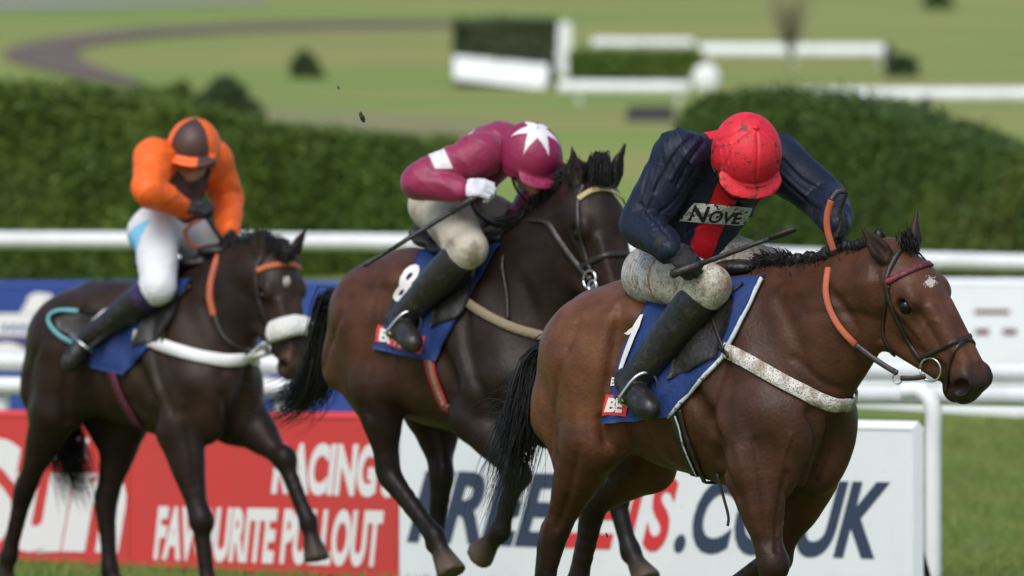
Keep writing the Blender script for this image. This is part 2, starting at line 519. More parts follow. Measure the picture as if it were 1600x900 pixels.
def bush(px, py, wpx, hpx, label, m, n=2500, seed=0, size=.09, dd=0.0, name='bush', group='bushes on the far hill'):
    r = np.random.default_rng(seed + 100)
    g = ground_hit(px, py); d = g[1] + dd; s = d / FPX
    rx, rz = wpx * s / 2, hpx * s
    g = np.array([at(px, py, d)[0], d, tz(d)])
    root = empty(name, g)
    u = r.normal(0, 1, (n, 3)); u /= np.linalg.norm(u, axis=1)[:, None]; u[:, 2] = np.abs(u[:, 2])
    lump = 1 + .16 * np.sin(u[:, 0] * 5 + seed) * np.cos(u[:, 2] * 6 + seed * 2) + .1 * np.sin(u[:, 1] * 9)
    P = u * (np.array([rx, rx * .9, rz]) * lump[:, None]) * (r.random(n) ** .25)[:, None] + g
    v, f = leaves(P, u, size, r, .8)
    make('crown', v, f, m, root, False)
    mb = MB()
    for k in range(6):
        a = k * 1.05
        mb.tube([g + A([0, 0, -.05]), g + A([math.cos(a) * rx * .3, math.sin(a) * rx * .3, rz * .45]), g + A([math.cos(a) * rx * .55, math.sin(a) * rx * .5, rz * .75])], [.03, .02, .008], 5)
    mb.obj('stem', m_twig, root)
    return tag(root, label, 'bush', group)
A = np.array
bush(352, 196, 112, 72, 'larger rounded bush behind the top of the left hedge', m_leafd, 5000, 1, .1, dd=0)
bush(255, 190, 120, 58, 'lower pale bush left of the rounded one, behind the hedge', m_leaf, 4000, 2, .1, dd=0)
bush(478, 122, 48, 40, 'small dark bush alone on the grass above the left hedge', m_leafd, 1500, 3, .12)
bush(1413, 120, 46, 34, 'small dark bush near the end of the upper white rail', m_leafd, 1500, 4, .12)
bush(1466, 14, 46, 26, 'small dark bush at the top edge of the picture', m_leafd, 1500, 5, .2)
# bare thin tree on the hill
def bare_tree(px, py, hpx, label, seed):
    g = ground_hit(px, py); r = np.random.default_rng(seed); Hh_ = hpx * g[1] / FPX
    root = empty('bare_tree', g)
    t = MB(); t.tube([g - A([0, 0, .05]), g + A([.03, 0, Hh_ * .3]), g + A([-.02, .02, Hh_ * .55])], [.014, .011, .008], 6); t.obj('trunk', m_twig, root)
    b = MB()
    for k in range(150):
        z0 = r.uniform(.2, .55) * Hh_; a = r.uniform(0, 6.28); ln = Hh_ * r.uniform(.2, .5)
        p0 = g + A([0, 0, z0]); p1 = p0 + A([math.cos(a) * ln * .3, math.sin(a) * ln * .3, ln * .5]); p2 = p1 + A([math.cos(a + .4) * ln * .25, math.sin(a + .4) * ln * .25, ln * .5])
        b.tube([p0, p1, p2], [.005, .004, .0015], 4)
    b.obj('crown', m_twig, root)
    return tag(root, label, 'tree')
bare_tree(1235, 132, 190, 'thin bare grey tree on the hill left of the white rail end', 5)

# ------------------------------------------------------------------ white rails, boards
m_white = mat('white_plastic', (.78, .80, .79), .35, spec=.5, col2=(.70, .72, .70), nscale=3)
m_wboard = mat('white_board', (.84, .87, .88), .45, col2=(.80, .83, .84), nscale=2, speck=[((.35, .32, .27), 60, .72, .76)])
m_red = mat('red_board', (.60, .045, .04), .5, col2=(.56, .05, .045), nscale=2, bump=.1, bscale=8)
m_blueb = mat('blue_board', (.022, .055, .25), .5)
m_purple = mat('purple_print', (.075, .055, .17), .5)
m_navyp = mat('navy_print', (.035, .05, .095), .55)
m_redp = mat('red_print', (.68, .04, .045), .55)
m_whitep = mat('white_print', (.78, .76, .74), .55)
m_maroonp = mat('maroon_print', (.14, .03, .035), .6)
m_dark = mat('dark_frame', (.02, .02, .022), .6)
class Plane:
    """upright face through two ground points, met by sight lines"""
    def __init__(s, a, b):
        s.a, s.b = A(a, float), A(b, float); t = s.b - s.a; t[2] = 0; s.t = unit(t); s.n = np.cross(s.t, [0, 0, 1.0])
        if s.n[1] > 0: s.n = -s.n
    def px(s, x, y, off=0.0):
        r = ray(x, y); q = ((s.a - C0) @ s.n) / (r @ s.n)
        return C0 + r * q + s.n * off
def board(label, pl, xl, xr, ytl, ytr, thick, m, group, low=None):
    """printed hoarding: face between photo columns, standing on the ground"""
    tl, tr = pl.px(xl, ytl), pl.px(xr, ytr)
    root = empty('advertising_board', ((tl[0] + tr[0]) / 2, (tl[1] + tr[1]) / 2, tz((tl[1] + tr[1]) / 2)))
    bl, br = tl.copy(), tr.copy()
    bl[2] = tz(tl[1]) + .015 if low is None else low; br[2] = tz(tr[1]) + .015 if low is None else low
    bk = -pl.n * thick
    v = [bl, br, tr, tl, bl + bk, br + bk, tr + bk, tl + bk]
    f = [(0, 1, 2, 3), (5, 4, 7, 6), (1, 5, 6, 2), (4, 0, 3, 7), (3, 2, 6, 7), (4, 5, 1, 0)]
    make('panel', v, f, m, root, False)
    # edge trim, a little proud, and two raking struts behind
    for (p, q) in ((tl, tr), (bl, br)):
        mb = MB(); mb.tube([p + bk * .5 + (A([0, 0, .004])), q + bk * .5 + A([0, 0, .004])], thick * .62, 4, up=(0, 0, 1)); mb.obj('edge_trim', m_wboard if m is m_wboard else m, root, False)
    for q in (.06, .94):
        t_ = tl + (tr - tl) * q + bk * 1.4; b_ = bl + (br - bl) * q + bk + pl.n * -.28; b_[2] = tz(b_[1])
        mb = MB(); mb.tube([t_ - A([0, 0, .1]), b_], .016, 5); mb.obj('strut', m_dark, root)
    return tag(root, label, 'sign', group)
def letter(root, pl, body, quad, m, bold=.03, shear=0.0, off=.003, name='lettering'):
    """printed words fitted to four photo corners TL TR BR BL on the face"""
    V, F = text_mesh(body, 1.0, bold, shear, res=5)
    lo, hi = V.min(0), V.max(0); U = (V - lo) / (hi - lo)
    tl, tr, br, bl = [A(q, float) for q in quad]
    P = []
    for u, v in U:
        top = tl + (tr - tl) * u; bot = bl + (br - bl) * u; q = bot + (top - bot) * v
        P.append(pl.px(q[0], q[1], off))
    return make(name, P, F, m, root, False)
nA, nB, nC = at(-140, 650, 46.9), at(622, 655, 43.8), at(1425, 672, 40.2)
pl_red, pl_wh = Plane(nA, nB), Plane(nB, nC)
b1 = board('red advertising board with huge white rounded lettering, leftmost beside the track', pl_red, -140, 202, 650, 652, .05, m_red, 'advertising boards beside the track')
letter(b1, pl_red, 'Sun', [(-62, 684), (204, 688), (192, 868), (-78, 862)], m_whitep, .055, .12)
letter(b1, pl_red, 'THE', [(80, 684), (141, 685), (138, 720), (77, 719)], m_whitep, .04, .1)
b2 = board('red advertising board with two lines of white capitals', pl_red, 203.5, 621, 652, 655, .05, m_red, 'advertising boards beside the track')
letter(b2, pl_red, "RACING'S", [(432, 689), (622, 691), (617, 778), (424, 772)], m_whitep, .05, .06)
letter(b2, pl_red, 'FAVOURITE PULLOUT', [(247, 790), (601, 797), (594, 887), (240, 875)], m_whitep, .045, .06)
b3 = board('white advertising board with blue and red slanted capitals behind the leading horse', pl_wh, 624, 1427, 655, 672, .06, m_wboard, 'advertising boards beside the track')
letter(b3, pl_wh, 'FREE', [(650, 735), (884, 740), (868, 856), (636, 847)], m_navyp, .035, .2)
letter(b3, pl_wh, 'BETS', [(888, 741), (1062, 745), (1046, 863), (872, 857)], m_redp, .035, .2)
letter(b3, pl_wh, '.CO.UK', [(1066, 745), (1392, 752), (1374, 875), (1052, 864)], m_navyp, .035, .2)
# boards farther back
fA, fB = at(-160, 448, 63.0), at(668, 448, 61.0)
pl_f1 = Plane(fA, fB)
def patch(root, pl, poly, m, name='print', off=.004):
    P = [pl.px(x, y, off) for x, y in poly]
    return make(name, P, [tuple(range(len(P)))], m, root, False)
def ellp(cx, cy, rx, ry, n=24, a0=0, a1=2 * math.pi): return [(cx + rx * math.cos(a0 + (a1 - a0) * i / n), cy - ry * math.sin(a0 + (a1 - a0) * i / n)) for i in range(n)]
c1 = board('blue advertising board with white figures behind the last horse', pl_f1, -160, 250, 448, 448, .06, m_blueb, 'advertising boards behind the rail')
patch(c1, pl_f1, [(-160, 490), (112, 490), (112, 524), (-160, 524)], m_whitep)
patch(c1, pl_f1, [(-160, 526), (112, 526), (112, 560), (-160, 560)], m_purple)
patch(c1, pl_f1, [(32, 489), (40, 476), (46, 462), (58, 457), (80, 460), (84, 468), (70, 471), (74, 489)], m_whitep)
patch(c1, pl_f1, ellp(10, 575, 42, 40, 20, 0, math.pi), m_whitep, off=.007)
for k in range(7):
    patch(c1, pl_f1, [(4 + k * 14, 507), (13 + k * 14, 507), (12 + k * 14, 517), (3 + k * 14, 517)], m_blueb, off=.007)
c2 = board('plain blue advertising board between the last two horses', pl_f1, 251, 668, 448, 448, .06, m_blueb, 'advertising boards behind the rail')
wA, wB = at(1230, 443, 63.5), at(1740, 443, 61.5)
pl_f2 = Plane(wA, wB)
c3 = board('white advertising board with small dark red marks behind the leading horse head', pl_f2, 1230, 1740, 443, 445, .06, m_wboard, 'advertising boards behind the rail')
for poly in ([(1523, 484), (1578, 484), (1578, 491), (1523, 491)], [(1524, 514), (1546, 514), (1546, 523), (1524, 523)], [(1567, 514), (1589, 514), (1589, 523), (1567, 523)]):
    patch(c3, pl_f2, poly, m_maroonp)
def rail(name, label, runs, posts, rad, m, group=None, gooseneck=False, cat='rail', post_r=.04):
    """runs: lists of (photo x, photo y, distance); each a tube; posts (photo x, photo y of the top, distance)"""
    pts = [at(*p) for p in runs[0]]
    root = empty(name, (pts[0][0], pts[0][1], tz(pts[0][1])))
    for rn in runs:
        mb = MB(); mb.tube(spline([at(*p) for p in rn], 6), rad, 10, up=(0, 0, 1)); mb.obj('rail_tube', m, root)
    for (x, y, d) in posts:
        p = at(x, y, d); g = A([p[0], p[1], tz(p[1]) - .05]); mb = MB()
        if gooseneck: mb.tube(spline([p + A([-.15, .07, 0]), p + A([-.06, .03, -.0]), p + A([0, 0, -.09]), p + A([0, 0, -.3]), g], 6), post_r, 10, up=(0, 1, 0))
        else: mb.tube([p, g], post_r, 8, up=(0, 1, 0))
        mb.obj('post', m, root)
    return tag(root, label, cat, group)
GR = 'white running rails'
rail('running_rail', 'white double running rail behind the boards at the right, with curved posts',
     [[(1260, 578, 44.3), (1600, 583, 42.9), (1760, 585, 42.2)], [(1260, 615, 44.3), (1600, 619, 42.9), (1760, 621, 42.2)]],
     [(1458, 612, 43.3), (1290, 610, 44.1)], .052, m_white, GR, True, post_r=.044)
rail('running_rail', 'white double running rail at the far left behind the last horse',
     [[(-170, 564, 48.4), (200, 567, 47.4), (455, 570, 46.7)], [(-170, 602, 48.4), (200, 604, 47.4), (455, 606, 46.7)]],
     [(3, 598, 48.0), (440, 600, 46.8)], .052, m_white, GR, True, post_r=.044)
rail('running_rail', 'long white rail along the foot of the hedges behind the jockeys',
     [[(-170, 374, 72), (0, 374.5, 71.6), (300, 376, 70.8), (640, 379, 69.9), (900, 386, 69.0), (1240, 401, 67.6), (1600, 411, 66.2), (1760, 415, 65.6)]],
     [(285, 376, 70.8), (700, 380, 69.7), (1120, 396, 68.0), (1425, 406, 66.9), (1690, 413, 65.9)], .068, m_white, GR)
p_ = at(1376, 596, 47.0)
# upper hill
def hill_rail(label, xl, xr, y, base, th, posts):
    gl, gr = ground_hit(xl, base), ground_hit(xr, base)
    return rail('running_rail', label, [[(xl, y, gl[1]), ((xl + xr) / 2, y + .5, (gl[1] + gr[1]) / 2), (xr, y + 1, gr[1])]],
                [(x, y + .5, gl[1]) for x in posts], th * gl[1] / FPX / 2, m_white, GR)
hill_rail('white rail with a gap beside the round marker, lower of those on the hill', 872, 1078, 137, 166, 22, [905, 1060])
hill_rail('long white rail on the hill running out of the picture at the right', 1195, 1740, 148, 182, 22, [1230, 1440, 1640])
hill_rail('short white rail high on the hill above the others', 1092, 1386, 80, 106, 23, [1110, 1240, 1375])
hill_rail('faint white rail beside the jump, highest on the hill', 925, 1085, 67, 100, 15, [940, 1070])
def post(name, label, x, y0, y1, wpx, m, cat='post', dpx=None):
    g = ground_hit(x, y1); s = g[1] / FPX; w = wpx * s / 2
    zt = at(x, y0, g[1])[2]
    mb = MB(); dp = max(w * .8, .04)
    v = [(-w, -dp, -.05), (w, -dp, -.05), (w, dp, -.05), (-w, dp, -.05)]; h = zt - g[2]
    k = .9
    v += [(a * k, b * k, h * .96) for a, b, _ in v] + [(0, 0, h)]
    mb.add([tuple(A(q) + g) for q in v], [(0, 1, 5, 4), (1, 2, 6, 5), (2, 3, 7, 6), (3, 0, 4, 7), (4, 5, 8), (5, 6, 8), (6, 7, 8), (7, 4, 8)])
    o = mb.obj(name, m, None, False); rebase(o, g)
    return tag(o, label, cat)
post('wing_post', 'white upright post beside the jump on the hill', 881, 34, 118, 25, m_white)
post('marker_post', 'dark post at the right end of the upper white rail', 1389, 68, 116, 15, m_dark)
post('marker_post', 'dark post standing under the long white rail on the hill', 1446, 150, 195, 18, m_dark)
# steeplechase jump: birch with white guard board
m_birch = mat('birch', (.045, .062, .026), .8, col2=(.07, .085, .035), nscale=2.5, vary=.3)
def jump(label, x0, x1, yt, yb, m, seed, guard=None):
    g0, g1 = ground_hit(x0, yb), ground_hit(x1, yb); d = (g0[1] + g1[1]) / 2; s = d / FPX
    X0, X1 = at(x0, yb, d)[0], at(x1, yb, d)[0]; zb = tz(d); zt = at(x0, yt, d)[2]
    root = empty('steeplechase_jump', ((X0 + X1) / 2, d, zb))
    r = np.random.default_rng(seed); n = 7000
    mb = MB(); mb.box((X0, d, zb - .05), (X1, d + 1.2, zt - .12)); mb.obj('birch_core', m_birch, root, False)
    P = np.c_[r.uniform(X0 - .05, X1 + .05, n), d + np.where(r.random(n) < .6, r.normal(-.03, .05, n), r.uniform(0, 1.2, n)), zb + (zt - zb) * r.random(n) ** .7]
    top = r.random(n) < .35; P[top, 2] = zt - .1 + r.normal(0, .06, top.sum())
    v, f = leaves(P, np.tile(A([0, -1., .3]), (n, 1)), .12, r, .8)
    make('birch', v, f, m, root, False)
    if guard:
        (ax, ay), (bx, by), (cx, cy), (dx, dy) = guard
        q = [at(ax, ay, d - .12), at(bx, by, d - .12), at(cx, cy, d - .45), at(dx, dy, d - .45)]
        bk = A([0, .05, .02]); v = q + [p + bk for p in q]
        make('guard_board', v, [(3, 2, 1, 0), (4, 5, 6, 7), (0, 1, 5, 4), (1, 2, 6, 5), (2, 3, 7, 6), (3, 0, 4, 7)], m_white, root, False)
    return tag(root, label, 'jump')
jump('dark birch jump with a white guard board on the hill', 712, 866, 32, 136, m_birch, 8, [(709, 88), (857, 102), (853, 139), (709, 122)])
jump('low green jump right of the white post on the hill', 892, 1093, 80, 130, m_leaf, 9)
post('dark_hurdle', 'low dark panel lying on the grass left of the right hedge', 1016, 165, 190, 78, m_dark, 'hurdle')
g = ground_hit(1103, 150)
root = empty('round_marker', g); s_ = g[1] / FPX
mb = MB(); c_ = at(1103, 122, g[1]); n_ = 28; R_ = 22 * s_
prof = [(0, -.075), (.8, -.07), (.97, -.04), (1, 0), (.97, .04), (.8, .07), (0, .075)]
v = [c_ + A([R_ * r_ * math.cos(2 * math.pi * k / n_), y_, R_ * r_ * math.sin(2 * math.pi * k / n_)]) for r_, y_ in prof for k in range(n_)]
mb.add(v, [(i * n_ + k, i * n_ + (k + 1) % n_, (i + 1) * n_ + (k + 1) % n_, (i + 1) * n_ + k) for i in range(len(prof) - 1) for k in range(n_)]); mb.obj('disc', m_white, root)
mb = MB(); mb.tube([c_ + A([0, .09, 0]), A([c_[0], c_[1] + .09, g[2] - .1])], .04, 8); mb.obj('stake', m_white, root)
tag(root, 'round white marker disc between the rails on the hill', 'marker')
# ------------------------------------------------------------------ horses
class Frame:
    """ground frame of a horse: x forward, y to its left, z up"""
    def __init__(s, px, py, d, yaw):
        p = at(px, py, d)
        s.o = np.array([p[0], p[1], tz(p[1])]); s.yaw = -math.radians(yaw)
        c, n = math.cos(s.yaw), math.sin(s.yaw)
        s.R = np.array([[c, -n, 0], [n, c, 0], [0, 0, 1]])
    def w(s, p): return np.asarray(p, float) @ s.R.T + s.o
    def l(s, p): return (np.asarray(p, float) - s.o) @ s.R
    def loc(s, px, py, lat=0.0):
        r = ray(px, py); L = s.R[:, 1]
        t = (lat - (C0 - s.o) @ L) / (r @ L)
        return s.l(C0 + r * t)
    def dirl(s, v): return np.asarray(v, float) @ s.R
def axes(x, z):
    x = unit(x); z = unit(np.asarray(z, float) - x * (np.asarray(z, float) @ x)); y = np.cross(z, x)
    return np.stack([x, y, z], 1)

def head_prims(S, o, R, c, s=1.0, ear=None, ws=1.2):
    """thoroughbred head; x poll to muzzle, y left, z out of the face"""
    sc = np.array([s, s * ws, s * ws])
    P = lambda x, y, z: o + R @ (np.array([x, y, z]) * sc)
    def E(cc, r, k=.03, col=None, sub=False, R2=None):
        S.ell(P(*cc), np.array(r) * sc, R if R2 is None else R2, k, c[col] if col else None, sub)
    def C(a, b, ra, rb, k=.03, col=None, sub=False):
        S.cone(P(*a), P(*b), ra * s * ws, rb * s * ws, k, c[col] if col else None, sub)
    C((.0, 0, -.1), (.14, 0, -.085), .068, .078, .05, 'head')
    E((.15, 0, -.066), (.13, .09, .066), .04, 'head')
    E((.30, 0, -.062), (.17, .054, .055), .05, 'head')
    C((.30, 0, -.055), (.50, 0, -.05), .05, .042, .03, 'head')
    C((.2, .0, -.12), (.46, 0, -.085), .066, .042, .05, 'head')
    for q in (-1, 1):
        E((.15, q * .046, -.175), (.125, .034, .115), .02, 'head')
        C((.2, q * .035, -.235), (.44, q * .018, -.128), .038, .026, .04, 'head')
        C((.16, q * .084, -.088), (.36, q * .05, -.082), .012, .006, .018, 'head')         # cheek ridge
        C((.24, q * .035, -.02), (.48, q * .022, -.018), .02, .02, .02, 'head')             # nasal bone edge
        E((.175, q * .07, -.034), (.045, .02, .022), .03, 'head')                            # brow
        E((.19, q * .09, -.062), (.033, .018, .023), .01, 'dark', True)                     # eye socket
        E((.187, q * .079, -.040), (.034, .012, .007), .006, 'dark')                          # upper lid
        E((.192, q * .078, -.087), (.03, .011, .006), .006, 'dark')
        E((.525, q * .04, -.042), (.045, .026, .04), .02, 'muz')                            # nostril flare
        E((.552, q * .044, -.05), (.03, .02, .042), .012, 'muz')
        E((.45, q * .052, -.085), (.04, .012, .018), .02, 'head', True)
        C((.06, q * .066, -.08), (.13, q * .07, -.13), .02, .02, .03, 'head')
        C((.40, q * .05, -.065), (.33, q * .058, -.1), .004, .004, .008, 'head')            # facial vein
    E((.555, 0, -.062), (.042, .048, .056), .025, 'muz')
    E((.572, 0, -.09), (.03, .04, .034), .02, 'muz')
    E((.53, 0, -.128), (.046, .036, .026), .014, 'muz')                                     # chin
    C((.46, 0, -.1), (.53, 0, -.118), .03, .026, .02, 'muz')
    if ear is None: ear = ((-.17, .07, -.0), (-.17, .07, -.0))
    for q, tip in zip((-1, 1), ear):
        b = np.array([.015, q * .056, -.055]); t = np.array([tip[0], q * tip[1], tip[2]])
        ax = unit(t - b); out = unit(np.array([.25, q * .55, .8]) - ax * (ax @ np.array([.25, q * .55, .8])))
        RE = R @ np.stack([ax, np.cross(out, ax), out], 1)
        Ln = np.linalg.norm(t - b)
        m = b + (t - b) * .36
        S.ell(P(*m), np.array([Ln * .42, .037, .024]) * s, RE, .014, c['ear'])
        for w_ in (-.013, 0, .013): S.cone(P(*(b + (t - b) * .35 + np.cross(out, ax) * w_)), P(*t), .022 * s, .003 * s, .008, c['ear'])
        S.ell(P(*(m + out * .02 + ax * .012)), np.array([Ln * .40, .019, .019]) * s, RE, .008, c['eari'], True)
    for q in (-1, 1):
        E((.548, q * .064, -.046), (.029, .027, .033), .008, 'nos', True)
        C((.48, q * .056, -.098), (.60, q * .046, -.112), .004, .006, .005, None, True)      # mouth

def cast_px(bvh, px, py, off=.006):
    """where the sight line through a photo pixel meets a surface, lifted off it"""
    r = ray(px, py); r = r / np.linalg.norm(r)
    h = bvh.ray_cast(Vector(C0), Vector(r))
    if h[0] is None: return None, None
    n = np.array(h[1])
    return np.array(h[0]) + n * off, n
def build_horse(name, label, fr, J, c, mt, h=.009, eye_m=None):
    S = SDF()
    B = 'body'
    hx = J.get('hx', 0.0); tx = J.get('dx', 0.0); dz = J.get('dz', 0.0); hd = J.get('hz', 0.0)
    T = lambda x, y, z: (x + tx, y, z + dz)
    Hh = lambda x, y, z: (x + tx + hx, y, z + dz + hd)
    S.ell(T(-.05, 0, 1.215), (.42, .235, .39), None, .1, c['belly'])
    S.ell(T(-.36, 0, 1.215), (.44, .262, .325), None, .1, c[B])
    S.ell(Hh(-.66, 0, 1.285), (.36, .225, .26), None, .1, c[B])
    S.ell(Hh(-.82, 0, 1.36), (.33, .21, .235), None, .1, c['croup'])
    S.cone(T(-.1, 0, 1.49), Hh(-.75, 0, 1.49), .1, .1, .1, c['croup'])
    S.cone(T(.12, 0, 1.5), T(-.2, 0, 1.535), .085, .07, .1, c[B])
    S.cone(Hh(-.95, 0, 1.45), Hh(-1.08, 0, 1.36), .1, .05, .06, c['croup'])
    for q in (-1, 1):
        S.ell(Hh(-.84, q * .135, 1.23), (.25, .135, .31), None, .06, c['croup'])
        S.cone(Hh(-.66, q * .15, 1.45), Hh(-.88, q * .15, 1.35), .07, .13, .12, c['croup'])
        S.cone(Hh(-1.0, q * .1, 1.36), Hh(-1.06, q * .13, 1.08), .105, .085, .05, c['croup'])
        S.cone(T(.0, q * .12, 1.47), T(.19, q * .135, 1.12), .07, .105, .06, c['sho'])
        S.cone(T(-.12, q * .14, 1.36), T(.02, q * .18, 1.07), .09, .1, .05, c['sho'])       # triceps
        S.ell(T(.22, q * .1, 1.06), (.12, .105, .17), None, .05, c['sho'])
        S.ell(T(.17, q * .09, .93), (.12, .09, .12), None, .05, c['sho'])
    for q in (-1, 1):      # folds between the muscles
        S.cone(T(-.2, q * .265, 1.3), T(.02, q * .26, .98), .02, .024, .07, None, True)
        S.cone(Hh(-.58, q * .25, 1.4), Hh(-.62, q * .275, 1.12), .03, .02, .09, None, True)
    S.cone(T(.38, 0, 1.2), T(.30, 0, .9), .03, .025, .05, None, True)
    # neck
    nk = [fr.loc(*p) if len(p) == 3 else fr.loc(p[0], p[1], 0) for p in J['neck']]
    for i in range(len(nk) - 1):
        S.cone(nk[i], nk[i + 1], J['nr'][i], J['nr'][i + 1], .07, c['neck'], sq=.55)
    if 'crest' in J:
        ck = [fr.loc(p[0], p[1], 0) for p in J['crest']]
        S.chain(ck, [.06, .05, .045, .045][:len(ck)], .05, [c['neck']] * len(ck))
    # head
    o = fr.loc(*J['poll'])
    tip_w = fr.w(o) + (ray(*J['nose']) - ray(*J['poll'][:2])) * fr.w(o)[1] + np.array([0, -1, 0]) * J.get('tip_fwd', .05)
    xax = fr.dirl(tip_w - fr.w(o)); hs = J.get('hs', np.linalg.norm(xax) / .6)
    xw = unit(tip_w - fr.w(o))
    side = unit(np.cross(np.array([0, -1.0, 0]), xw)) * J.get('side', 1)     # lies in the picture plane, across the head
    phi = math.radians(J['phi'])
    zw = math.cos(phi) * side + math.sin(phi) * np.array([0, -1.0, 0])
    Rh = axes(xax, fr.dirl(zw))
    ws = J.get('ws', 1.2)
    head_prims(S, o, Rh, c, hs, J.get('ear'), ws)
    S.cone(nk[-1], o + Rh @ np.array([.09, 0, -.13]) * hs, J['nr'][-1], .075, .05, c['neck'])
    # legs
    for L in J['legs']:
        q = L['q']; lat = L['lat']
        pts = [fr.loc(p[0], p[1], p[2] if len(p) > 2 else lat) for p in L['p']]
        low, up = c['low'], c['leg']
        if L['kind'] == 'fore':
            e, kn, fe, ho = pts
            up_dir = unit(kn - e); cn = unit(fe - kn)
            S.cone(T(.14, q * .15, 1.12), e, .11, .105, .05, c['sho'])
            S.chain([e, e + (kn - e) * .35, e + (kn - e) * .78, kn, kn + (fe - kn) * .2, kn + (fe - kn) * .8, fe],
                    [.108, .084, .05, .054, .036, .032, .04], .04, [up, up, up * .5 + low * .5 if False else tuple((np.array(up) + np.array(low)) / 2), low, low, low, low])
            fwd = np.array([1.0, 0, 0]) - up_dir * up_dir[0]
            S.ell(e + (kn - e) * .22 + unit(fwd) * .03, (.07, .06, .12), axes(np.cross([0, 1, 0], up_dir), up_dir), .04, up)
        else:
            st, hk, fe, ho = pts
            gd = unit(hk - st); cn = unit(fe - hk)
            bend = (-gd + cn)                      # direction pointing out of the back of the hock is the opposite of the fold
            back = -unit(unit(st - hk) + cn)
            hipc = np.array(Hh(-.8, q * .14, 1.26))
            sr = L.get('sr', .118); S.cone(hipc, st, .17, sr, .07, c['croup'])
            S.cone(Hh(-1.02, q * .12, 1.14), st + (hk - st) * .4 + back * .02, .1, .062, .07, c['croup'])
            S.chain([st, st + (hk - st) * .3, st + (hk - st) * .75, hk, hk + (fe - hk) * .22, hk + (fe - hk) * .8, fe],
                    [sr, sr * .8, .052, .05, .04, .034, .042], .04, [up, up, tuple((np.array(up) + np.array(low)) / 2), low, low, low, low])
            S.cone(hk + back * .04 - gd * .035, hk + cn * .1 + back * .02, .03, .026, .025, low)          # point of hock
            S.cone(hk + back * .045 - gd * .05, st + (hk - st) * .55 + back * .045, .02, .025, .03, tuple((np.array(up) + np.array(low)) / 2))  # tendon
        # pastern and hoof
        d = unit(ho - fe); Lp = np.linalg.norm(ho - fe)
        bk = np.array([-1.0, 0, 0]); bk = unit(bk - d * (d @ bk))
        cn_ = unit(fe - pts[1 if L['kind'] == 'fore' else 1]); pk = pts[1]
        bc = np.array([-1.0, 0, 0]); bc = unit(bc - cn_ * (cn_ @ bc))
        S.cone(pk + cn_ * .07 + bc * .026, fe - cn_ * .03 + bc * .024, .019, .02, .018, low)      # flexor tendon
        if L['kind'] == 'fore': S.ell(pk - bc * .016, (.05, .052, .062), axes(np.cross([0, 1, 0.], cn_), cn_), .02, low)
        S.chain([fe, fe + d * Lp * .6], [.041, .031], .016, [low, low])
        S.ell(fe + bk * .026 + d * .01, (.026, .03, .03), None, .016, low)
        S.cone(fe + d * Lp * .56, ho + d * .015 - bk * .008, .043, .063, .005, c['hoof'])
        S.ell(ho + d * .06, (.14, .14, .036), axes(np.cross([0, 1, 0.1], d), d), .004, c['hoof'], True)
    V, F = S.mesh(h, disp=J.get('disp'), smooth=2)
    if 'strokes' in J: V = sculpt(V, F, fr, J['strokes'])
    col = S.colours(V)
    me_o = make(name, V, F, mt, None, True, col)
    me_o.location = tuple(fr.o); me_o.rotation_euler = (0, 0, fr.yaw)
    tag(me_o, label, 'horse', 'racing horses')
    # eyes
    for q in (-1, 1):
        e = MB()
        cen = o + Rh @ (np.array([.19, q * .0745 * ws, -.063 * ws]) * hs)
        r = .028 * hs; n = 12
        v = [cen + r * np.array([math.sin(math.pi * i / n) * math.cos(2 * math.pi * j / 16), math.sin(math.pi * i / n) * math.sin(2 * math.pi * j / 16), math.cos(math.pi * i / n)]) for i in range(n + 1) for j in range(16)]
        f = [(i * 16 + j, (i + 1) * 16 + j, (i + 1) * 16 + (j + 1) % 16, i * 16 + (j + 1) % 16) for i in range(n) for j in range(16)]
        make('eye', v, f, eye_m, me_o, True, world_space=False)
    bvh = BVHTree.FromPolygons([tuple(v) for v in fr.w(V)], [tuple(int(i) for i in q) for q in F])
    return dict(o=me_o, fr=fr, S=S, bvh=bvh, head=(o, Rh, hs), nk=nk, J=J)

def strands(rng, n, roots, path, spread, r0, seg=7, lenv=.35, curl=.02, sides=3):
    """hair: tapered locks from the root points along the path"""
    m = MB(); path = np.array(path, float)
    L = spline(path, 6)
    for i in range(n):
        rt = roots[rng.integers(len(roots))] + rng.normal(0, .012, 3)
        f = 1 - lenv * rng.random()
        off = rng.normal(0, 1, 3) * spread; ph = rng.random(2) * 6.28
        pts = []
        for j in range(seg + 1):
            t = j / seg * f
            k = t * (len(L) - 1); a = int(k); b = min(a + 1, len(L) - 1)
            p = L[a] + (L[b] - L[a]) * (k - a) - L[0] + rt
            p = p + off * t ** 1.3 + curl * t * np.array([math.sin(ph[0] + 5 * t), math.cos(ph[1] + 4 * t), .5 * math.sin(ph[1] + 6 * t)])
            pts.append(p)
        m.tube(pts, [r0 * (1 - .92 * (j / seg) ** 1.5) for j in range(seg + 1)], sides)
    return m

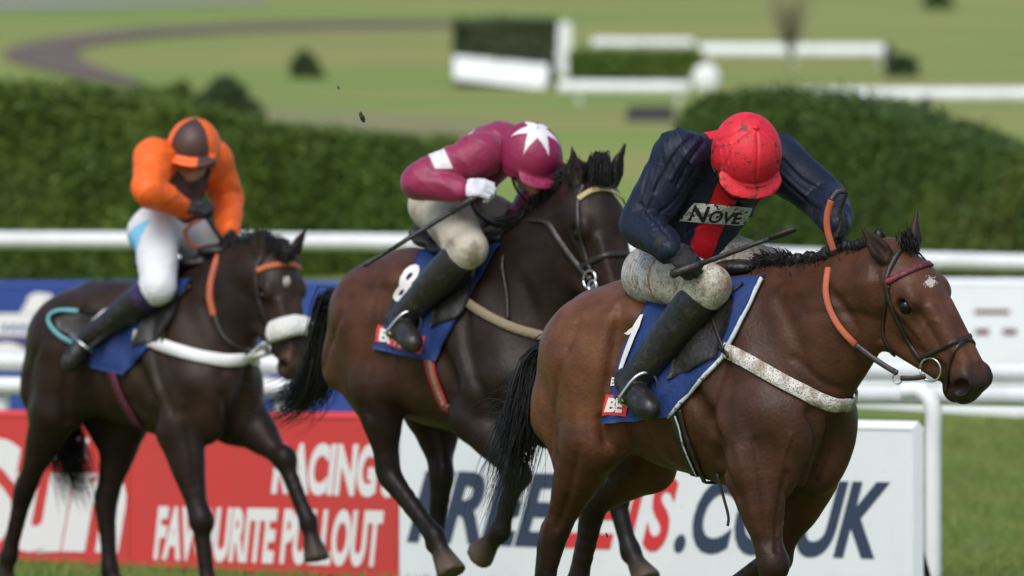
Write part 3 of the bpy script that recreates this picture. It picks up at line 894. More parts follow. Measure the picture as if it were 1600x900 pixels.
A = np.array
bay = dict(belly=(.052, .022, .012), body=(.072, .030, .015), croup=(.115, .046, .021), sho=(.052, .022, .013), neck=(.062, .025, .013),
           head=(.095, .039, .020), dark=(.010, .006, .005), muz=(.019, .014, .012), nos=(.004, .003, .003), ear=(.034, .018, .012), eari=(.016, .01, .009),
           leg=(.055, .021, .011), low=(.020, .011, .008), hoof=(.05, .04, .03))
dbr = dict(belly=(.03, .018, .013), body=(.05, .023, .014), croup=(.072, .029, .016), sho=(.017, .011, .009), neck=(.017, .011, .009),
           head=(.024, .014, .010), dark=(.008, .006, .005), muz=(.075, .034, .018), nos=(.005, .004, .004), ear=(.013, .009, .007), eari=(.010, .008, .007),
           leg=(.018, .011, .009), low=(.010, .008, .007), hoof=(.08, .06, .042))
drk = dict(belly=(.036, .022, .015), body=(.030, .017, .011), croup=(.026, .015, .010), sho=(.030, .017, .011), neck=(.021, .013, .010),
           head=(.032, .019, .013), dark=(.008, .006, .005), muz=(.075, .04, .024), nos=(.005, .004, .004), ear=(.022, .014, .01), eari=(.012, .009, .008),
           leg=(.022, .013, .010), low=(.014, .009, .007), hoof=(.05, .036, .026))
m_coat = mat('bay_coat', vcol=True, rough=.43, vary=.3, nscale=4, bump=.16, bscale=70, spec=.19,
             speck=[((.02, .013, .009), 110, .68, .74)])
m_coat2 = mat('brown_coat', vcol=True, rough=.42, vary=.3, nscale=4, bump=.12, bscale=50, spec=.15)
m_eye = mat('horse_eye', (.005, .0035, .003), .12, spec=.35)
m_hair = mat('black_hair', (.008, .007, .007), .45, spec=.4)

fr1 = Frame(1195, 425, 31.7, 45)
J1 = dict(
    strokes=[([(1135, 560), (1112, 640), (1126, 720), (1150, 775)], -.016, .026), ([(1165, 560), (1150, 640), (1160, 700)], .010, .04),
             ([(1218, 470), (1248, 540), (1262, 600)], -.010, .028), ([(1266, 645), (1278, 690), (1258, 745), (1240, 775)], -.018, .022),
             ([(1296, 650), (1292, 700), (1272, 750)], -.014, .018), ([(1180, 690), (1192, 770), (1200, 850)], -.008, .016),
             ([(1228, 740), (1216, 800), (1214, 860)], -.008, .014), ([(1236, 680), (1222, 730), (1230, 780), (1216, 840)], .005, .007),
             ([(1150, 690), (1165, 760), (1180, 830)], .007, .02),
             ([(905, 500), (872, 590), (862, 690), (852, 780)], -.010, .018), ([(968, 480), (958, 560), (942, 640), (948, 690)], -.018, .03),
             ([(925, 470), (950, 478)], -.008, .016), ([(895, 505), (912, 498)], .007, .02), ([(880, 560), (900, 640), (905, 700)], .008, .03),
             ([(938, 655), (950, 690), (972, 705)], -.012, .018), ([(905, 700), (890, 770), (870, 825)], -.009, .015),
             ([(862, 790), (850, 840), (846, 890)], .005, .008), ([(1000, 660), (1030, 715), (1080, 748)], -.006, .02),
             ([(1012, 640), (1050, 720)], .004, .012), ([(1085, 640), (1100, 740)], .004, .012), ([(1062, 600), (1075, 730)], -.004, .014),
             ([(1296, 452), (1335, 510), (1350, 575)], -.014, .022), ([(1225, 455), (1310, 450), (1378, 436)], .007, .03), ([(1260, 490), (1330, 490), (1372, 500)], -.006, .02),
             ([(1372, 430), (1378, 480), (1376, 530)], -.010, .014), ([(1240, 560), (1290, 600), (1330, 610)], -.008, .018),
             ([(1430, 480), (1455, 520), (1470, 545)], -.006, .012), ([(1400, 500), (1420, 545), (1452, 560)], .005, .012), ([(1470, 475), (1492, 520)], .004, .012),
             ([(1440, 520), (1452, 500), (1470, 505)], .0035, .006), ([(1500, 555), (1512, 570)], -.003, .008)],
    hx=.085,
    neck=[(1230, 580), (1288, 520), (1340, 468), (1376, 446)], nr=[.27, .215, .16, .115],
    crest=[(1200, 438), (1290, 428), (1375, 404)],
    poll=(1424, 384, 0), nose=(1543, 604), tip_fwd=.10, phi=45, ws=1.26, hs=1.0,
    ear=((-.14, .095, -.05), (-.12, .095, .0)),
    legs=[dict(kind='fore', q=-1, lat=-.17, p=[(1178, 735), (1207, 882), (1200, 1005), (1212, 1060)]),
          dict(kind='fore', q=1, lat=.16, p=[(1262, 745), (1212, 872), (1120, 940), (1085, 985)]),
          dict(kind='hind', q=-1, lat=-.16, p=[(925, 690, -.19), (862, 846), (838, 985), (858, 1045)]),
          dict(kind='hind', q=1, lat=.14, sr=.092, p=[(1016, 730, .17), (930, 786), (902, 915), (880, 965)])])
horse1 = build_horse('horse', 'bright bay horse leading the race with plaited mane, nearest the viewer', fr1, J1, bay, m_coat, .0065, m_eye)

MUS = lambda x, y, k: [([(x + a * k, y + b * k) for a, b in p], m, w) for p, m, w in (
    ([(-60, 60), (-78, 140), (-62, 220), (-40, 270)], -.016, .028), ([(25, 60), (52, 130), (62, 190)], -.011, .03), ([(62, 240), (72, 290), (50, 340)], -.016, .024),
    ([(-15, 270), (0, 350), (8, 420)], -.008, .018), ([(-225, 70), (-240, 150), (-255, 240), (-250, 290)], -.018, .03), ([(-285, 90), (-325, 190), (-335, 290)], -.010, .02),
    ([(-270, 60), (-248, 70)], -.008, .018), ([(-120, 250), (-60, 300)], -.006, .03))]
fr2 = Frame(792, 392, 36.2, 47)
J2 = dict(strokes=MUS(795, 390, .88),
    dz=.06, hz=.05, hx=.16, ws=1.3, hs=1.1,
    neck=[(800, 500), (845, 430), (885, 370), (912, 335)], nr=[.28, .22, .165, .115],
    crest=[(795, 400), (850, 335), (905, 290)],
    poll=(940, 280, 0), nose=(986, 500), tip_fwd=.2, phi=60,
    ear=((-.14, .07, -.01), (-.15, .105, .01)),
    legs=[dict(kind='fore', q=-1, lat=-.17, p=[(742, 650), (808, 742), (782, 832), (752, 862)]),
          dict(kind='fore', q=1, lat=.16, p=[(905, 650), (962, 775), (985, 860), (1006, 902)]),
          dict(kind='hind', q=-1, lat=-.15, p=[(590, 600, -.19), (608, 742), (680, 838), (702, 890)]),
          dict(kind='hind', q=1, lat=.13, p=[(680, 640, .17), (690, 745), (680, 845), (700, 890)])])
horse2 = build_horse('horse', 'dark brown horse wearing saddle cloth number 8, between the other two', fr2, J2, dbr, m_coat2, .011, m_eye)

fr3 = Frame(300, 432, 41.0, 43)
J3 = dict(strokes=MUS(300, 432, .78),
    dz=-.04, hz=-.02, hx=.13, ws=1.28,
    neck=[(315, 540), (350, 480), (385, 440), (405, 425)], nr=[.28, .215, .16, .11],
    crest=[(305, 440), (350, 410), (400, 396)],
    poll=(441, 394, 0), nose=(476, 584), tip_fwd=.15, phi=60, hs=1.0,
    ear=((-.14, .08, -.02), (-.12, .13, -.01)),
    legs=[dict(kind='fore', q=-1, lat=-.17, p=[(280, 672), (314, 815), (326, 915), (334, 955)]),
          dict(kind='fore', q=1, lat=.16, p=[(385, 660), (444, 718), (482, 815), (492, 868)]),
          dict(kind='hind', q=-1, lat=-.15, p=[(88, 640, -.19), (38, 768), (14, 870), (4, 905)]),
          dict(kind='hind', q=1, lat=.13, p=[(195, 655, .17), (166, 790), (172, 890), (186, 930)])])
horse3 = build_horse('horse', 'near black horse with white sheepskin noseband, last of the three', fr3, J3, drk, m_coat2, .011, m_eye)
# ------------------------------------------------------------------ jockeys
def human_head(S, o, R, d=0.0, skin=(.42, .22, .15), k=.02):
    P = lambda *p: o + R @ np.array(p)
    def E(c, r, kk=.02, col=skin, sub=False): S.ell(P(*c), np.array(r) - d, R, kk, col, sub)
    E((-.005, 0, .03), (.098, .076, .095))
    E((.02, 0, -.03), (.072, .062, .09))
    S.cone(P(.02, 0, -.075), P(.068, 0, -.1), .05, .026, .03, skin)          # jaw and chin
    S.cone(P(.09, 0, .02), P(.112, 0, -.022), .009, .014, .012, skin)         # nose
    for q in (-1, 1):
        S.ell(P(.098, q * .012, -.026), (.012, .01, .009), R, .008, skin)
        S.ell(P(.088, q * .034, .004), (.014, .019, .012), R, .012, skin, True)
        S.cone(P(.092, q * .014, .022), P(.078, q * .056, .02), .008, .008, .014, skin)   # brow
        S.ell(P(.07, q * .045, -.028), (.02, .02, .018), R, .02, skin)
        S.ell(P(-.005, q * .08, -.005), (.022, .009, .033), R, .01, skin)      # ear
    S.ell(P(.09, 0, -.053), (.012, .024, .006), R, .008, (.3, .11, .09))
    S.ell(P(.088, 0, -.064), (.012, .02, .007), R, .008, (.3, .11, .09))
    S.cone(P(.105, -.02, -.058), P(.105, .02, -.058), .004, .004, .004, None, True)
def hand_prims(S, w, d, pn, col, s=1.0, curl=(50, 120, 175), thumb=1):
    d = unit(d); pn = unit(pn - d * (pn @ d)); ac = np.cross(d, pn) * thumb
    R = np.stack([d, ac, pn], 1)
    S.cone(w - d * .03, w + d * .02, .033 * s, .03 * s, .02, col)
    S.ell(w + d * .058 * s, np.array([.05, .042, .018]) * s, R, .015, col)
    for i, ln in enumerate((.92, 1.0, .95, .78)):
        p = w + (d * (.092 + (.003 if i in (1, 2) else -.004)) + ac * (.031 - .0207 * i)) * s
        for j, L in enumerate((.044, .028, .022)):
            a = math.radians(curl[j])
            q = p + (d * math.cos(a) + pn * math.sin(a)) * L * ln * s
            S.cone(p, q, (.0115 - .001 * j) * s, (.0108 - .001 * j) * s, .004, col); p = q
    b = w + (d * .03 + ac * .034) * s
    m = b + (d * .55 + ac * .45 + pn * .6) * .042 * s
    e = m + (d * .55 - ac * .35 + pn * .7) * .034 * s
    S.cone(b, m, .015 * s, .012 * s, .012, col); S.cone(m, e, .012 * s, .0095 * s, .004, col)
def folds(seed, amp, f=26.0):
    """cloth creases: sharp wandering ridges at three sizes"""
    r = np.random.default_rng(seed)
    V = r.normal(0, 1, (8, 3)); V /= np.linalg.norm(V, axis=1)[:, None]
    def g(X, Y, Z):
        o = 0
        for i, (k, w8) in enumerate(((1.3, 1.0), (2.3, .7), (4.0, .32))):
            v, u, t = V[i], V[(i + 1) % 8], V[(i + 3) % 8]
            w = np.sin(f * .45 * (X * u[0] + Y * u[1] + Z * u[2]) + i) * 2.3 + np.sin(f * .8 * (X * t[0] + Y * t[1] + Z * t[2]) + 2 * i) * 1.1
            q = 1 - np.abs(np.sin(.5 * (f * k * (X * v[0] + Y * v[1] + Z * v[2]) + w)))
            m = np.clip(.45 + .8 * np.sin(f * .5 * (X * t[0] + Y * t[1] + Z * t[2]) + 3 * i), 0, 1)
            o = o - w8 * (q ** 2.0 - .3) * m
        return amp * o * .8
    return g
def build_jockey(label, fr, K, st):
    L = lambda n: fr.loc(*K[n])
    sr, sl, er, el, wr, wl = (L(n) for n in ('sr', 'sl', 'er', 'el', 'wr', 'wl'))
    hr, hl, kr, kl, ar, al, tr, tl = (L(n) for n in ('hr', 'hl', 'kr', 'kl', 'ar', 'al', 'tr', 'tl'))
    Pm, Sm = (hr + hl) / 2, (sr + sl) / 2
    a = unit(Sm - Pm); t = sl - sr; t = unit(t - a * (t @ a)); n = np.cross(t, a)
    Rt = np.stack([n, t, a], 1); Ln = np.linalg.norm(Sm - Pm)
    ho = L('head'); u = fr.dirl(unit(K['up'])); f = fr.dirl(np.array(K['front'])); f = unit(f - u * (f @ u)); Rhd = np.stack([f, np.cross(u, f), u], 1)
    tw = K.get('tw', 1.0); hump = K.get('hump', .04); af = K.get('af', 1.0)
    def torso(S, d=0.0, col=(.5, .5, .5)):
        S.ell(Pm + a * Ln * .74 - n * hump * .6, np.array([.115, .165 * tw, .19]) - d, Rt, .08, col)
        S.ell(Pm + a * Ln * .96 - n * hump * .3, np.array([.085, .15, .10]) - d, Rt, .08, col)
        S.ell(Pm + a * Ln * .36 - n * hump, np.array([.118, .148 * tw, .2]) - d, Rt, .08, col)
        S.cone(Sm - n * .02, ho - u * .07 - f * .02, .075 - d, .055 - d, .05, col)
        for s_ in (sr, sl): S.ell(s_ - a * .01, np.array([.084, .084, .084]) * af - d, None, .06, col)
    def arm(S, s_, e, w, d=0.0, col=(.5, .5, .5), lw=.048):
        S.chain([s_, s_ + (e - s_) * .5, e, e + (w - e) * .5, w], [.086 * af - d, .084 * af - d, .078 * af - d, .066 * af - d, lw - d], .06, [col] * 5)
    def pelvis(S, d=0.0, col=(.5, .5, .5)):
        S.ell(Pm + a * .03 - n * hump * .7, np.array([.125, .16, .14]) - d, Rt, .06, col)
        for h_ in (hr, hl): S.ell(h_ - n * .05 - a * .03, np.array([.1, .1, .11]) - d, Rt, .06, col)
    def leg(S, h_, k_, d=0.0, col=(.5, .5, .5)):
        S.chain([h_, h_ + (k_ - h_) * .55, k_], [.108 - d, .1 - d, .08 - d], .05, [col] * 3)
    def shin(S, k_, a_, t_, d=0.0, col=(.5, .5, .5), s0=.12):
        dd = a_ - k_; ft = unit(t_ - a_)
        S.chain([k_ + dd * s0, k_ + dd * .42, k_ + dd * .8, a_], [.077 - d, .074 - d, .06 - d, .054 - d], .03, [col] * 4)
        dn = unit(dd)
        heel = a_ + dn * .045 - ft * .045
        S.cone(a_, heel, .05 - d, .042 - d, .025, col)
        S.chain([heel, a_ + ft * .07 + dn * .05, t_ + dn * .045, t_ + ft * .03 + dn * .04], [.042 - d, .05 - d, .046 - d, .034 - d], .02, [col] * 4)
    # the person: one continuous body, nearly all of it under clothes
    S = SDF(); sk = st.get('skin', (.4, .21, .14))
    torso(S, .014, sk)
    for s_, e, w in ((sr, er, wr), (sl, el, wl)):
        arm(S, s_, e, w, .03, sk)
    pelvis(S, .014, sk)
    for h_, k_, a_, t_ in ((hr, kr, ar, tr), (hl, kl, al, tl)):
        leg(S, h_, k_, .014, sk); S.cone(k_, k_ + (a_ - k_) * .2, .056, .05, .03, sk); shin(S, k_, a_, t_, .012, sk)
    for hn, wv in (('hr', wr), ('hl', wl)):
        d_, p_ = [fr.dirl(np.array(v, float)) for v in K['hand_' + hn]]
        S.ell(wv + unit(d_) * .05, (.013, .013, .013), None, .03, sk)
    human_head(S, ho, Rhd, 0, sk)
    V, F = S.mesh(.0085, smooth=2)
    po = make('person', V, F, m_skin, None, True, S.colours(V, .006))
    po.location = tuple(fr.o); po.rotation_euler = (0, 0, fr.yaw)
    tag(po, label, 'person', 'jockeys riding in the race')
    part = lambda nm, V, F, m, cols=None: make(nm, V, F, m, po, True, cols, world_space=False)
    # jacket
    S = SDF(); torso(S); arm(S, sr, er, wr); arm(S, sl, el, wl)
    # loose blouse over the waistband
    S.ell(Pm + a * Ln * .22 - n * hump * .9, (.128, .158, .1), Rt, .05, (.5, .5, .5))
    fo = folds(st['seed'], st.get('fold', .006))
    def cut(X, Y, Z):        # neck opening, cuffs
        q = np.full(np.broadcast(X, Y, Z).shape, -1.0)
        dz_ = (X - ho[0]) * u[0] + (Y - ho[1]) * u[1] + (Z - ho[2]) * u[2]
        dr = np.sqrt((X - ho[0]) ** 2 + (Y - ho[1]) ** 2 + (Z - ho[2]) ** 2)
        return np.maximum(q, .13 - dr)
    V, F = S.mesh(.0052, disp=fo, smooth=1, keep=cut)
    if 'strokes' in K: V = sculpt(V, F, fr, [(p_, m_, w_) for p_, m_, w_ in K['strokes']])
    wl_ = V - Pm
    tc = np.c_[wl_ @ n, wl_ @ t, wl_ @ a / Ln]
    def armcoord(s_, e, w):
        def seg(p, q):
            ab = q - p; tt = np.clip((V - p) @ ab / (ab @ ab), 0, 1)
            return np.linalg.norm(V - p - tt[:, None] * ab, axis=1), tt
        d1, t1 = seg(s_, e); d2, t2 = seg(e, w)
        return np.minimum(d1, d2), np.where(d1 < d2, t1 * .5, .5 + t2 * .5)
    part('jacket', V, F, st['m_jacket'], st['jacket'](tc, armcoord(sr, er, wr), armcoord(sl, el, wl)))
    # breeches
    S = SDF(); pelvis(S, .004); leg(S, hr, kr, .002); leg(S, hl, kl, .002)
    for k_, a_ in ((kr, ar), (kl, al)): S.cone(k_, k_ + (a_ - k_) * .2, .079, .07, .03, (.5, .5, .5))
    V, F = S.mesh(.0065, disp=folds(st['seed'] + 5, .004, 30), smooth=1)
    wl_ = V - Pm
    part('breeches', V, F, st['m_breech'], st['breech'](V, np.c_[wl_ @ n, wl_ @ t, wl_ @ a / Ln], (hr, kr)))
    for k_, a_, t_ in ((kr, ar, tr), (kl, al, tl)):
        S = SDF(); shin(S, k_, a_, t_)
        V, F = S.mesh(.006, disp=folds(st['seed'] + 9, .0022, 55), smooth=1)
        dn = unit(a_ - k_); tt = (V - k_) @ dn / np.linalg.norm(a_ - k_)
        part('boot', V, F, st['m_boot'], st['boot'](tt) if 'boot' in st else np.tile(A((.014, .013, .012)), (len(V), 1)))
    for hn, wv, th in (('hr', wr, 1), ('hl', wl, -1)):
        d_, p_ = [fr.dirl(np.array(v, float)) for v in K['hand_' + hn]]
        S = SDF(); hand_prims(S, wv, d_, p_, (.5, .5, .5), 1.08, thumb=th)
        V, F = S.mesh(.0042, smooth=1)
        cc = st['glove_' + hn](((V - wv) @ unit(d_)), V) if 'glove_' + hn in st else np.tile(A((.012, .012, .013)), (len(V), 1))
        part('glove', V, F, m_glove, cc)
    # skull cap under its silk
    S = SDF(); hsz = K.get('hs', 1.0)
    P = lambda *p: ho + Rhd @ (np.array(p) * hsz)
    S.ell(P(-.004, 0, .035), np.array([.132, .115, .122]) * hsz, Rhd, .02, (1, 1, 1))
    S.cone(P(0, 0, .01), P(0, 0, -.0), .117 * hsz, .113 * hsz, .02, (1, 1, 1))
    S.ell(P(-.004, 0, -.02), np.array([.108, .09, .12]) * hsz, Rhd, .006, None, True)
    Rb = Rhd @ np.array(Matrix.Rotation(math.radians(24), 3, 'Y'))
    S.ell(P(.10, 0, .006), np.array([.072, .112, .0095]) * hsz, Rb, .014, (1, 1, 1))
    S.ell(P(-.0, 0, .158), np.array([.013, .013, .008]) * hsz, Rhd, .006, (1, 1, 1))
    def cut2(X, Y, Z):
        x, y, z = X - ho[0], Y - ho[1], Z - ho[2]
        q = lambda ax: (x * ax[0] + y * ax[1] + z * ax[2]) / hsz
        zf, xf = q(u), q(f)
        lim = np.where(xf > .06, -.09, -.012 - .55 * (.06 - xf).clip(0, .09))
        lim = np.where(xf > .06, np.minimum(-.012, -.012 - (xf - .06) * 1.2), lim)
        return (lim - zf) * .8
    V, F = S.mesh(.0045, disp=folds(st['seed'] + 3, .0012, 50), smooth=1, keep=cut2)
    if 'hstrokes' in K: V = sculpt(V, F, fr, K['hstrokes'])
    hl_ = (V - ho) @ Rhd / hsz
    part('helmet', V, F, st['m_helm'], st['helm'](hl_))
    # chin strap
    m = MB()
    cp = spline([P(.03, -.106, .0), P(.045, -.085, -.07), P(.06, -.035, -.135), P(.065, 0, -.142), P(.06, .035, -.135), P(.045, .085, -.07), P(.03, .106, .0)], 6)
    m.ribbon(cp, [unit(c_ - ho) for c_ in cp], .016, .003)
    make('chin_strap', m.v, m.f, m_black, po, True, world_space=False)
    for q in (-1, 1):
        m = MB(); c_ = P(.086, q * .034, .003); r = .0125
        v = [c_ + r * A([math.sin(math.pi * i / 8) * math.cos(math.pi * j / 6), math.sin(math.pi * i / 8) * math.sin(math.pi * j / 6), math.cos(math.pi * i / 8)]) for i in range(9) for j in range(12)]
        make('eye', v, [(i * 12 + j, (i + 1) * 12 + j, (i + 1) * 12 + (j + 1) % 12, i * 12 + (j + 1) % 12) for i in range(8) for j in range(12)], m_white_eye, po, True, world_space=False)
    return dict(o=po, ho=ho, R=Rhd, wr=wr, wl=wl, Rt=Rt, Pm=Pm, Sm=Sm, Ln=Ln, n=n, t=t, a=a)

m_skin = mat('skin', vcol=True, rough=.5, spec=.35)
m_white_eye = mat('eyeball', (.35, .3, .27), .2)
m_glove = mat('glove', vcol=True, rough=.75, bump=.3, bscale=120, vary=.2)
m_black = mat('black_leather', (.014, .012, .011), .45, bump=.2, bscale=90, col2=(.03, .026, .022), nscale=30)
MUD = (.055, .04, .028)
m_silk1 = mat('navy_silk', vcol=True, rough=.52, vary=.12, nscale=9, bump=.12, bscale=90, spec=.28, speck=[((.03, .024, .02), 9, .66, .86), ((.045, .034, .026), 130, .69, .75)])
m_silk2 = mat('maroon_silk', vcol=True, rough=.5, vary=.15, nscale=9, bump=.35, bscale=22, spec=.45, sheen=.15)
m_silk3 = mat('orange_silk', vcol=True, rough=.55, vary=.12, nscale=9, bump=.3, bscale=22, spec=.4)
m_breech1 = mat('muddy_breeches', vcol=True, rough=.8, bump=.4, bscale=70, speck=[((.34, .27, .19), 10, .38, .68), ((.21, .16, .11), 28, .48, .78), ((.10, .077, .054), 150, .52, .72), ((.09, .07, .05), 80, .60, .76)], stretch=(1, 1, .7))
m_breech2 = mat('cream_breeches', vcol=True, rough=.8, bump=.3, bscale=50, speck=[((.25, .19, .13), 9, .5, .7)])
m_breech3 = mat('white_breeches', vcol=True, rough=.7, bump=.25, bscale=40)
m_boot = mat('boot_leather', vcol=True, rough=.4, bump=.15, bscale=70, vary=.3, nscale=12, speck=[((.05, .043, .034), 24, .54, .76)])
m_helm1 = mat('red_cap', vcol=True, rough=.58, bump=.12, bscale=110, vary=.12, speck=[((.14, .02, .02), 30, .56, .7), ((.04, .02, .015), 75, .64, .70), ((.05, .03, .02), 150, .66, .71)])
m_helm = mat('cap_silk', vcol=True, rough=.5, bump=.2, bscale=40, vary=.08)

def band(x, lo, hi, s=.004): return np.clip((x - lo) / s + .5, 0, 1) * np.clip((hi - x) / s + .5, 0, 1)
def lerp(a, b, m): return a * (1 - m[:, None]) + A(b)[None, :] * m[:, None]
def flat(n, c): return np.tile(A(c, float) if False else np.array(c, float), (n, 1))

NAVY, RED, WHITE = (.008, .012, .028), (.62, .012, .022), (.72, .72, .70)
def jac1(tc, r, l):
    c = flat(len(tc), NAVY)
    far = np.minimum(r[0], l[0])
    body = ((np.abs(tc[:, 1]) < .14)).astype(float)
    m = band(tc[:, 1], -.052, .052, .006) * ((tc[:, 0] > 0) | (tc[:, 2] > .62))
    m = np.maximum(m * (tc[:, 0] > 0), band(tc[:, 1], -.11, .11, .006) * (tc[:, 0] <= .0) * (tc[:, 2] > .2))
    return lerp(c, RED, m)
def br1(V, tc, hk):
    c = flat(len(V), (.58, .55, .48))
    h_, k_ = hk; ab = unit(k_ - h_); s = (V - h_) @ ab
    m = np.clip((.12 - s) / .004 + .5, 0, 1) * (tc[:, 1] < -.02)
    rib = .5 + .5 * np.sin(s * 330)
    c = c * (1 - m[:, None]) + (A((.70, .71, .70)) * (.55 + .45 * rib[:, None])) * m[:, None]
    return lerp(c, (.40, .02, .03), band(s, .122, .134, .003) * (tc[:, 1] < -.02))
def helm1(h):
    c = flat(len(h), (.66, .013, .03)); return c
jockey1 = build_jockey('jockey in navy and red jacket and muddy red cap on the leading bay horse', fr1,
    dict(sr=(1062, 243, -.2), sl=(1216, 252, .18), er=(1003, 350, -.30), el=(1290, 314, .27), wr=(1046, 390, -.42), wl=(1309, 352, .03),
         hr=(1024, 428, -.13), hl=(1112, 402, .12), kr=(1108, 447, -.24), kl=(1200, 424, .2), ar=(996, 590, -.3), al=(1100, 560, .28), tr=(1022, 622, -.36), tl=(1130, 600, .33),
         head=(1164, 246, -.05), up=(.2, -.74, .62), front=(.12, -.5, -.85), hs=1.1, hump=.05, af=1.06, tw=1.18,
         hstrokes=[([(1180, 204), (1150, 225), (1133, 262)], -.0045, .005), ([(1183, 204), (1184, 240), (1182, 276)], -.0045, .005), ([(1186, 204), (1206, 225), (1216, 258)], -.0045, .005), ([(1178, 202), (1150, 204), (1122, 222)], -.004, .005),
                  ([(1131, 268), (1150, 282), (1180, 287), (1205, 280), (1219, 264)], -.004, .004), ([(1165, 289), (1178, 292), (1196, 288)], .006, .005), ([(1125, 232), (1128, 255)], .003, .004), ([(1133, 226), (1137, 258)], .003, .004), ([(1141, 222), (1146, 262)], .003, .004)],
        strokes=[([(1096, 205), (1062, 232), (1035, 275), (1022, 300)], -.008, .007), ([(1100, 222), (1078, 252), (1058, 290)], -.008, .007), ([(1094, 214), (1070, 243), (1048, 280)], .007, .008),
                  ([(1088, 262), (1050, 318), (1012, 342)], -.009, .007), ([(1082, 285), (1052, 330), (1018, 352)], .008, .008), ([(1078, 305), (1050, 345), (1022, 360)], -.008, .006),
                  ([(1000, 318), (1030, 352), (1046, 372)], -.007, .006), ([(992, 335), (1018, 366), (1036, 382)], .006, .007), ([(1018, 245), (1008, 285), (998, 320)], -.006, .007), ([(1030, 258), (1020, 296), (1006, 330)], .006, .008),
                  ([(1224, 250), (1252, 280), (1284, 296)], -.008, .007), ([(1218, 268), (1248, 296), (1276, 318)], .007, .008), ([(1222, 280), (1252, 308), (1282, 330)], -.008, .006), ([(1300, 300), (1304, 322), (1322, 336)], -.007, .006), ([(1288, 306), (1300, 330), (1318, 344)], .006, .006),
                  ([(1075, 362), (1105, 350), (1128, 358)], -.007, .006), ([(1150, 310), (1160, 345), (1148, 380)], -.006, .007), ([(1088, 320), (1078, 352), (1082, 385)], -.007, .007)],
        
         hand_hr=((.8, -.15, -.55), (.1, .8, -.5)), hand_hl=((.05, -.25, -.95), (-.9, -.3, .0))),
    dict(seed=3, m_jacket=m_silk1, jacket=jac1, m_breech=m_breech1, breech=br1, m_boot=m_boot, m_helm=m_helm1, helm=helm1, fold=.014))

MAR = (.25, .011, .062)
def star(h, n=6, r0=.042, r1=.098):
    """pointed star about the crown in cap coordinates"""
    an = np.arctan2(h[:, 1], h[:, 0] - .015); rr = np.hypot(h[:, 1], h[:, 0] - .015)
    ph = np.abs(((an / (2 * math.pi) * n) % 1) - .5) * 2
    lim = r0 / (1 - (1 - r0 / r1) * (ph))
    return np.clip((lim - rr) / .004 + .5, 0, 1) * (h[:, 2] > .04)
def jac2(tc, r, l):
    c = flat(len(tc), MAR)
    m = np.zeros(len(tc))
    for q in (r, l): m = np.maximum(m, band(q[1], .24, .36, .01) * (q[0] < .095))
    c = lerp(c, (.68, .64, .66), m)
    return lerp(c, (.68, .64, .66), ((tc[:, 0] < 0) * band(tc[:, 2], .70, .95, .02) * band(tc[:, 1], -.07, .09, .01)))
jockey2 = build_jockey('jockey in maroon jacket with white armbands and a white star on the cap', fr2,
    dict(sr=(752, 240, -.2), sl=(818, 232, .2), er=(655, 283, -.40), el=(842, 296, .36), wr=(722, 297, -.32), wl=(808, 345, .12),
         hr=(690, 326, -.13), hl=(724, 322, .12), kr=(732, 388, -.26), kl=(808, 358, .22), ar=(632, 492, -.3), al=(750, 480, .27), tr=(652, 522, -.36), tl=(775, 520, .3),
         head=(829, 253, -.05), up=(.12, -.52, .84), front=(.5, -.66, -.5), hs=1.1, hump=.06,
         hand_hr=((.8, -.45, .1), (-.1, .8, -.5)), hand_hl=((.5, -.6, -.3), (-.2, .3, -.8))),
    dict(seed=11, m_jacket=m_silk2, jacket=jac2, m_breech=m_breech2, breech=lambda V, tc, hk: flat(len(V), (.52, .47, .38)),
         m_boot=m_boot, m_helm=m_helm, helm=lambda h: lerp(flat(len(h), MAR), (.72, .7, .7), star(h)), fold=.011,
         boot=lambda t: flat(len(t), (.02, .018, .016)),
         glove_hr=lambda s, V: lerp(flat(len(V), (.012, .012, .013)), (.6, .6, .62), np.clip((s - .02) / .006, 0, 1))))
ORG, BRN = (.85, .13, .012), (.06, .027, .02)
def jac3(tc, r, l):
    c = flat(len(tc), BRN)
    m = np.zeros(len(tc))
    for q in (r, l): m = np.maximum(m, (q[0] < .125) * (q[1] > -.01) * (np.abs(tc[:, 1]) > .105))
    return lerp(c, ORG, m)
def helm3(h):
    q = np.sign(h[:, 0] * .8 + h[:, 1] * .6 - .0) * np.sign(h[:, 1] * .8 - h[:, 0] * .6)
    m = (q > 0).astype(float)
    m = np.where((h[:, 0] > .06) & (h[:, 2] < .012), (h[:, 1] < .03) * 1.0, m)
    return lerp(flat(len(h), BRN), ORG, m)
def br3(V, tc, hk):
    c = flat(len(V), (.70, .70, .72)); h_, k_ = hk; ab = k_ - h_; s = (V - h_) @ ab / (ab @ ab)
    side = tc[:, 1]
    return lerp(c, (.22, .55, .78), band(s, .05, .70, .02) * (side < -.155) * (tc[:, 0] < .05))
jockey3 = build_jockey('jockey in orange and brown jacket with a quartered orange and brown cap', fr3,
    dict(sr=(240, 246, -.2), sl=(332, 248, .2), er=(232, 298, -.36), el=(356, 310, .33), wr=(288, 326, -.13), wl=(357, 360, .16),
         hr=(243, 358, -.13), hl=(298, 356, .12), kr=(248, 448, -.26), kl=(322, 408, .24), ar=(146, 524, -.29), al=(262, 520, .27), tr=(122, 556, -.34), tl=(280, 560, .3),
         head=(302, 240, 0), up=(.08, -.22, .96), front=(-.05, -.97, -.2), hs=1.1, hump=.03,
         hand_hr=((.8, -.5, .15), (.3, .5, -.6)), hand_hl=((.1, -.5, -.85), (-.8, -.3, .2))),
    dict(seed=21, m_jacket=m_silk3, jacket=jac3, m_breech=m_breech3, breech=br3, m_boot=m_boot, m_helm=m_helm, helm=helm3, fold=.011,
         boot=lambda t: lerp(flat(len(t), (.014, .012, .012)), (.03, .012, .075), np.clip((.26 - t) / .02, 0, 1))))
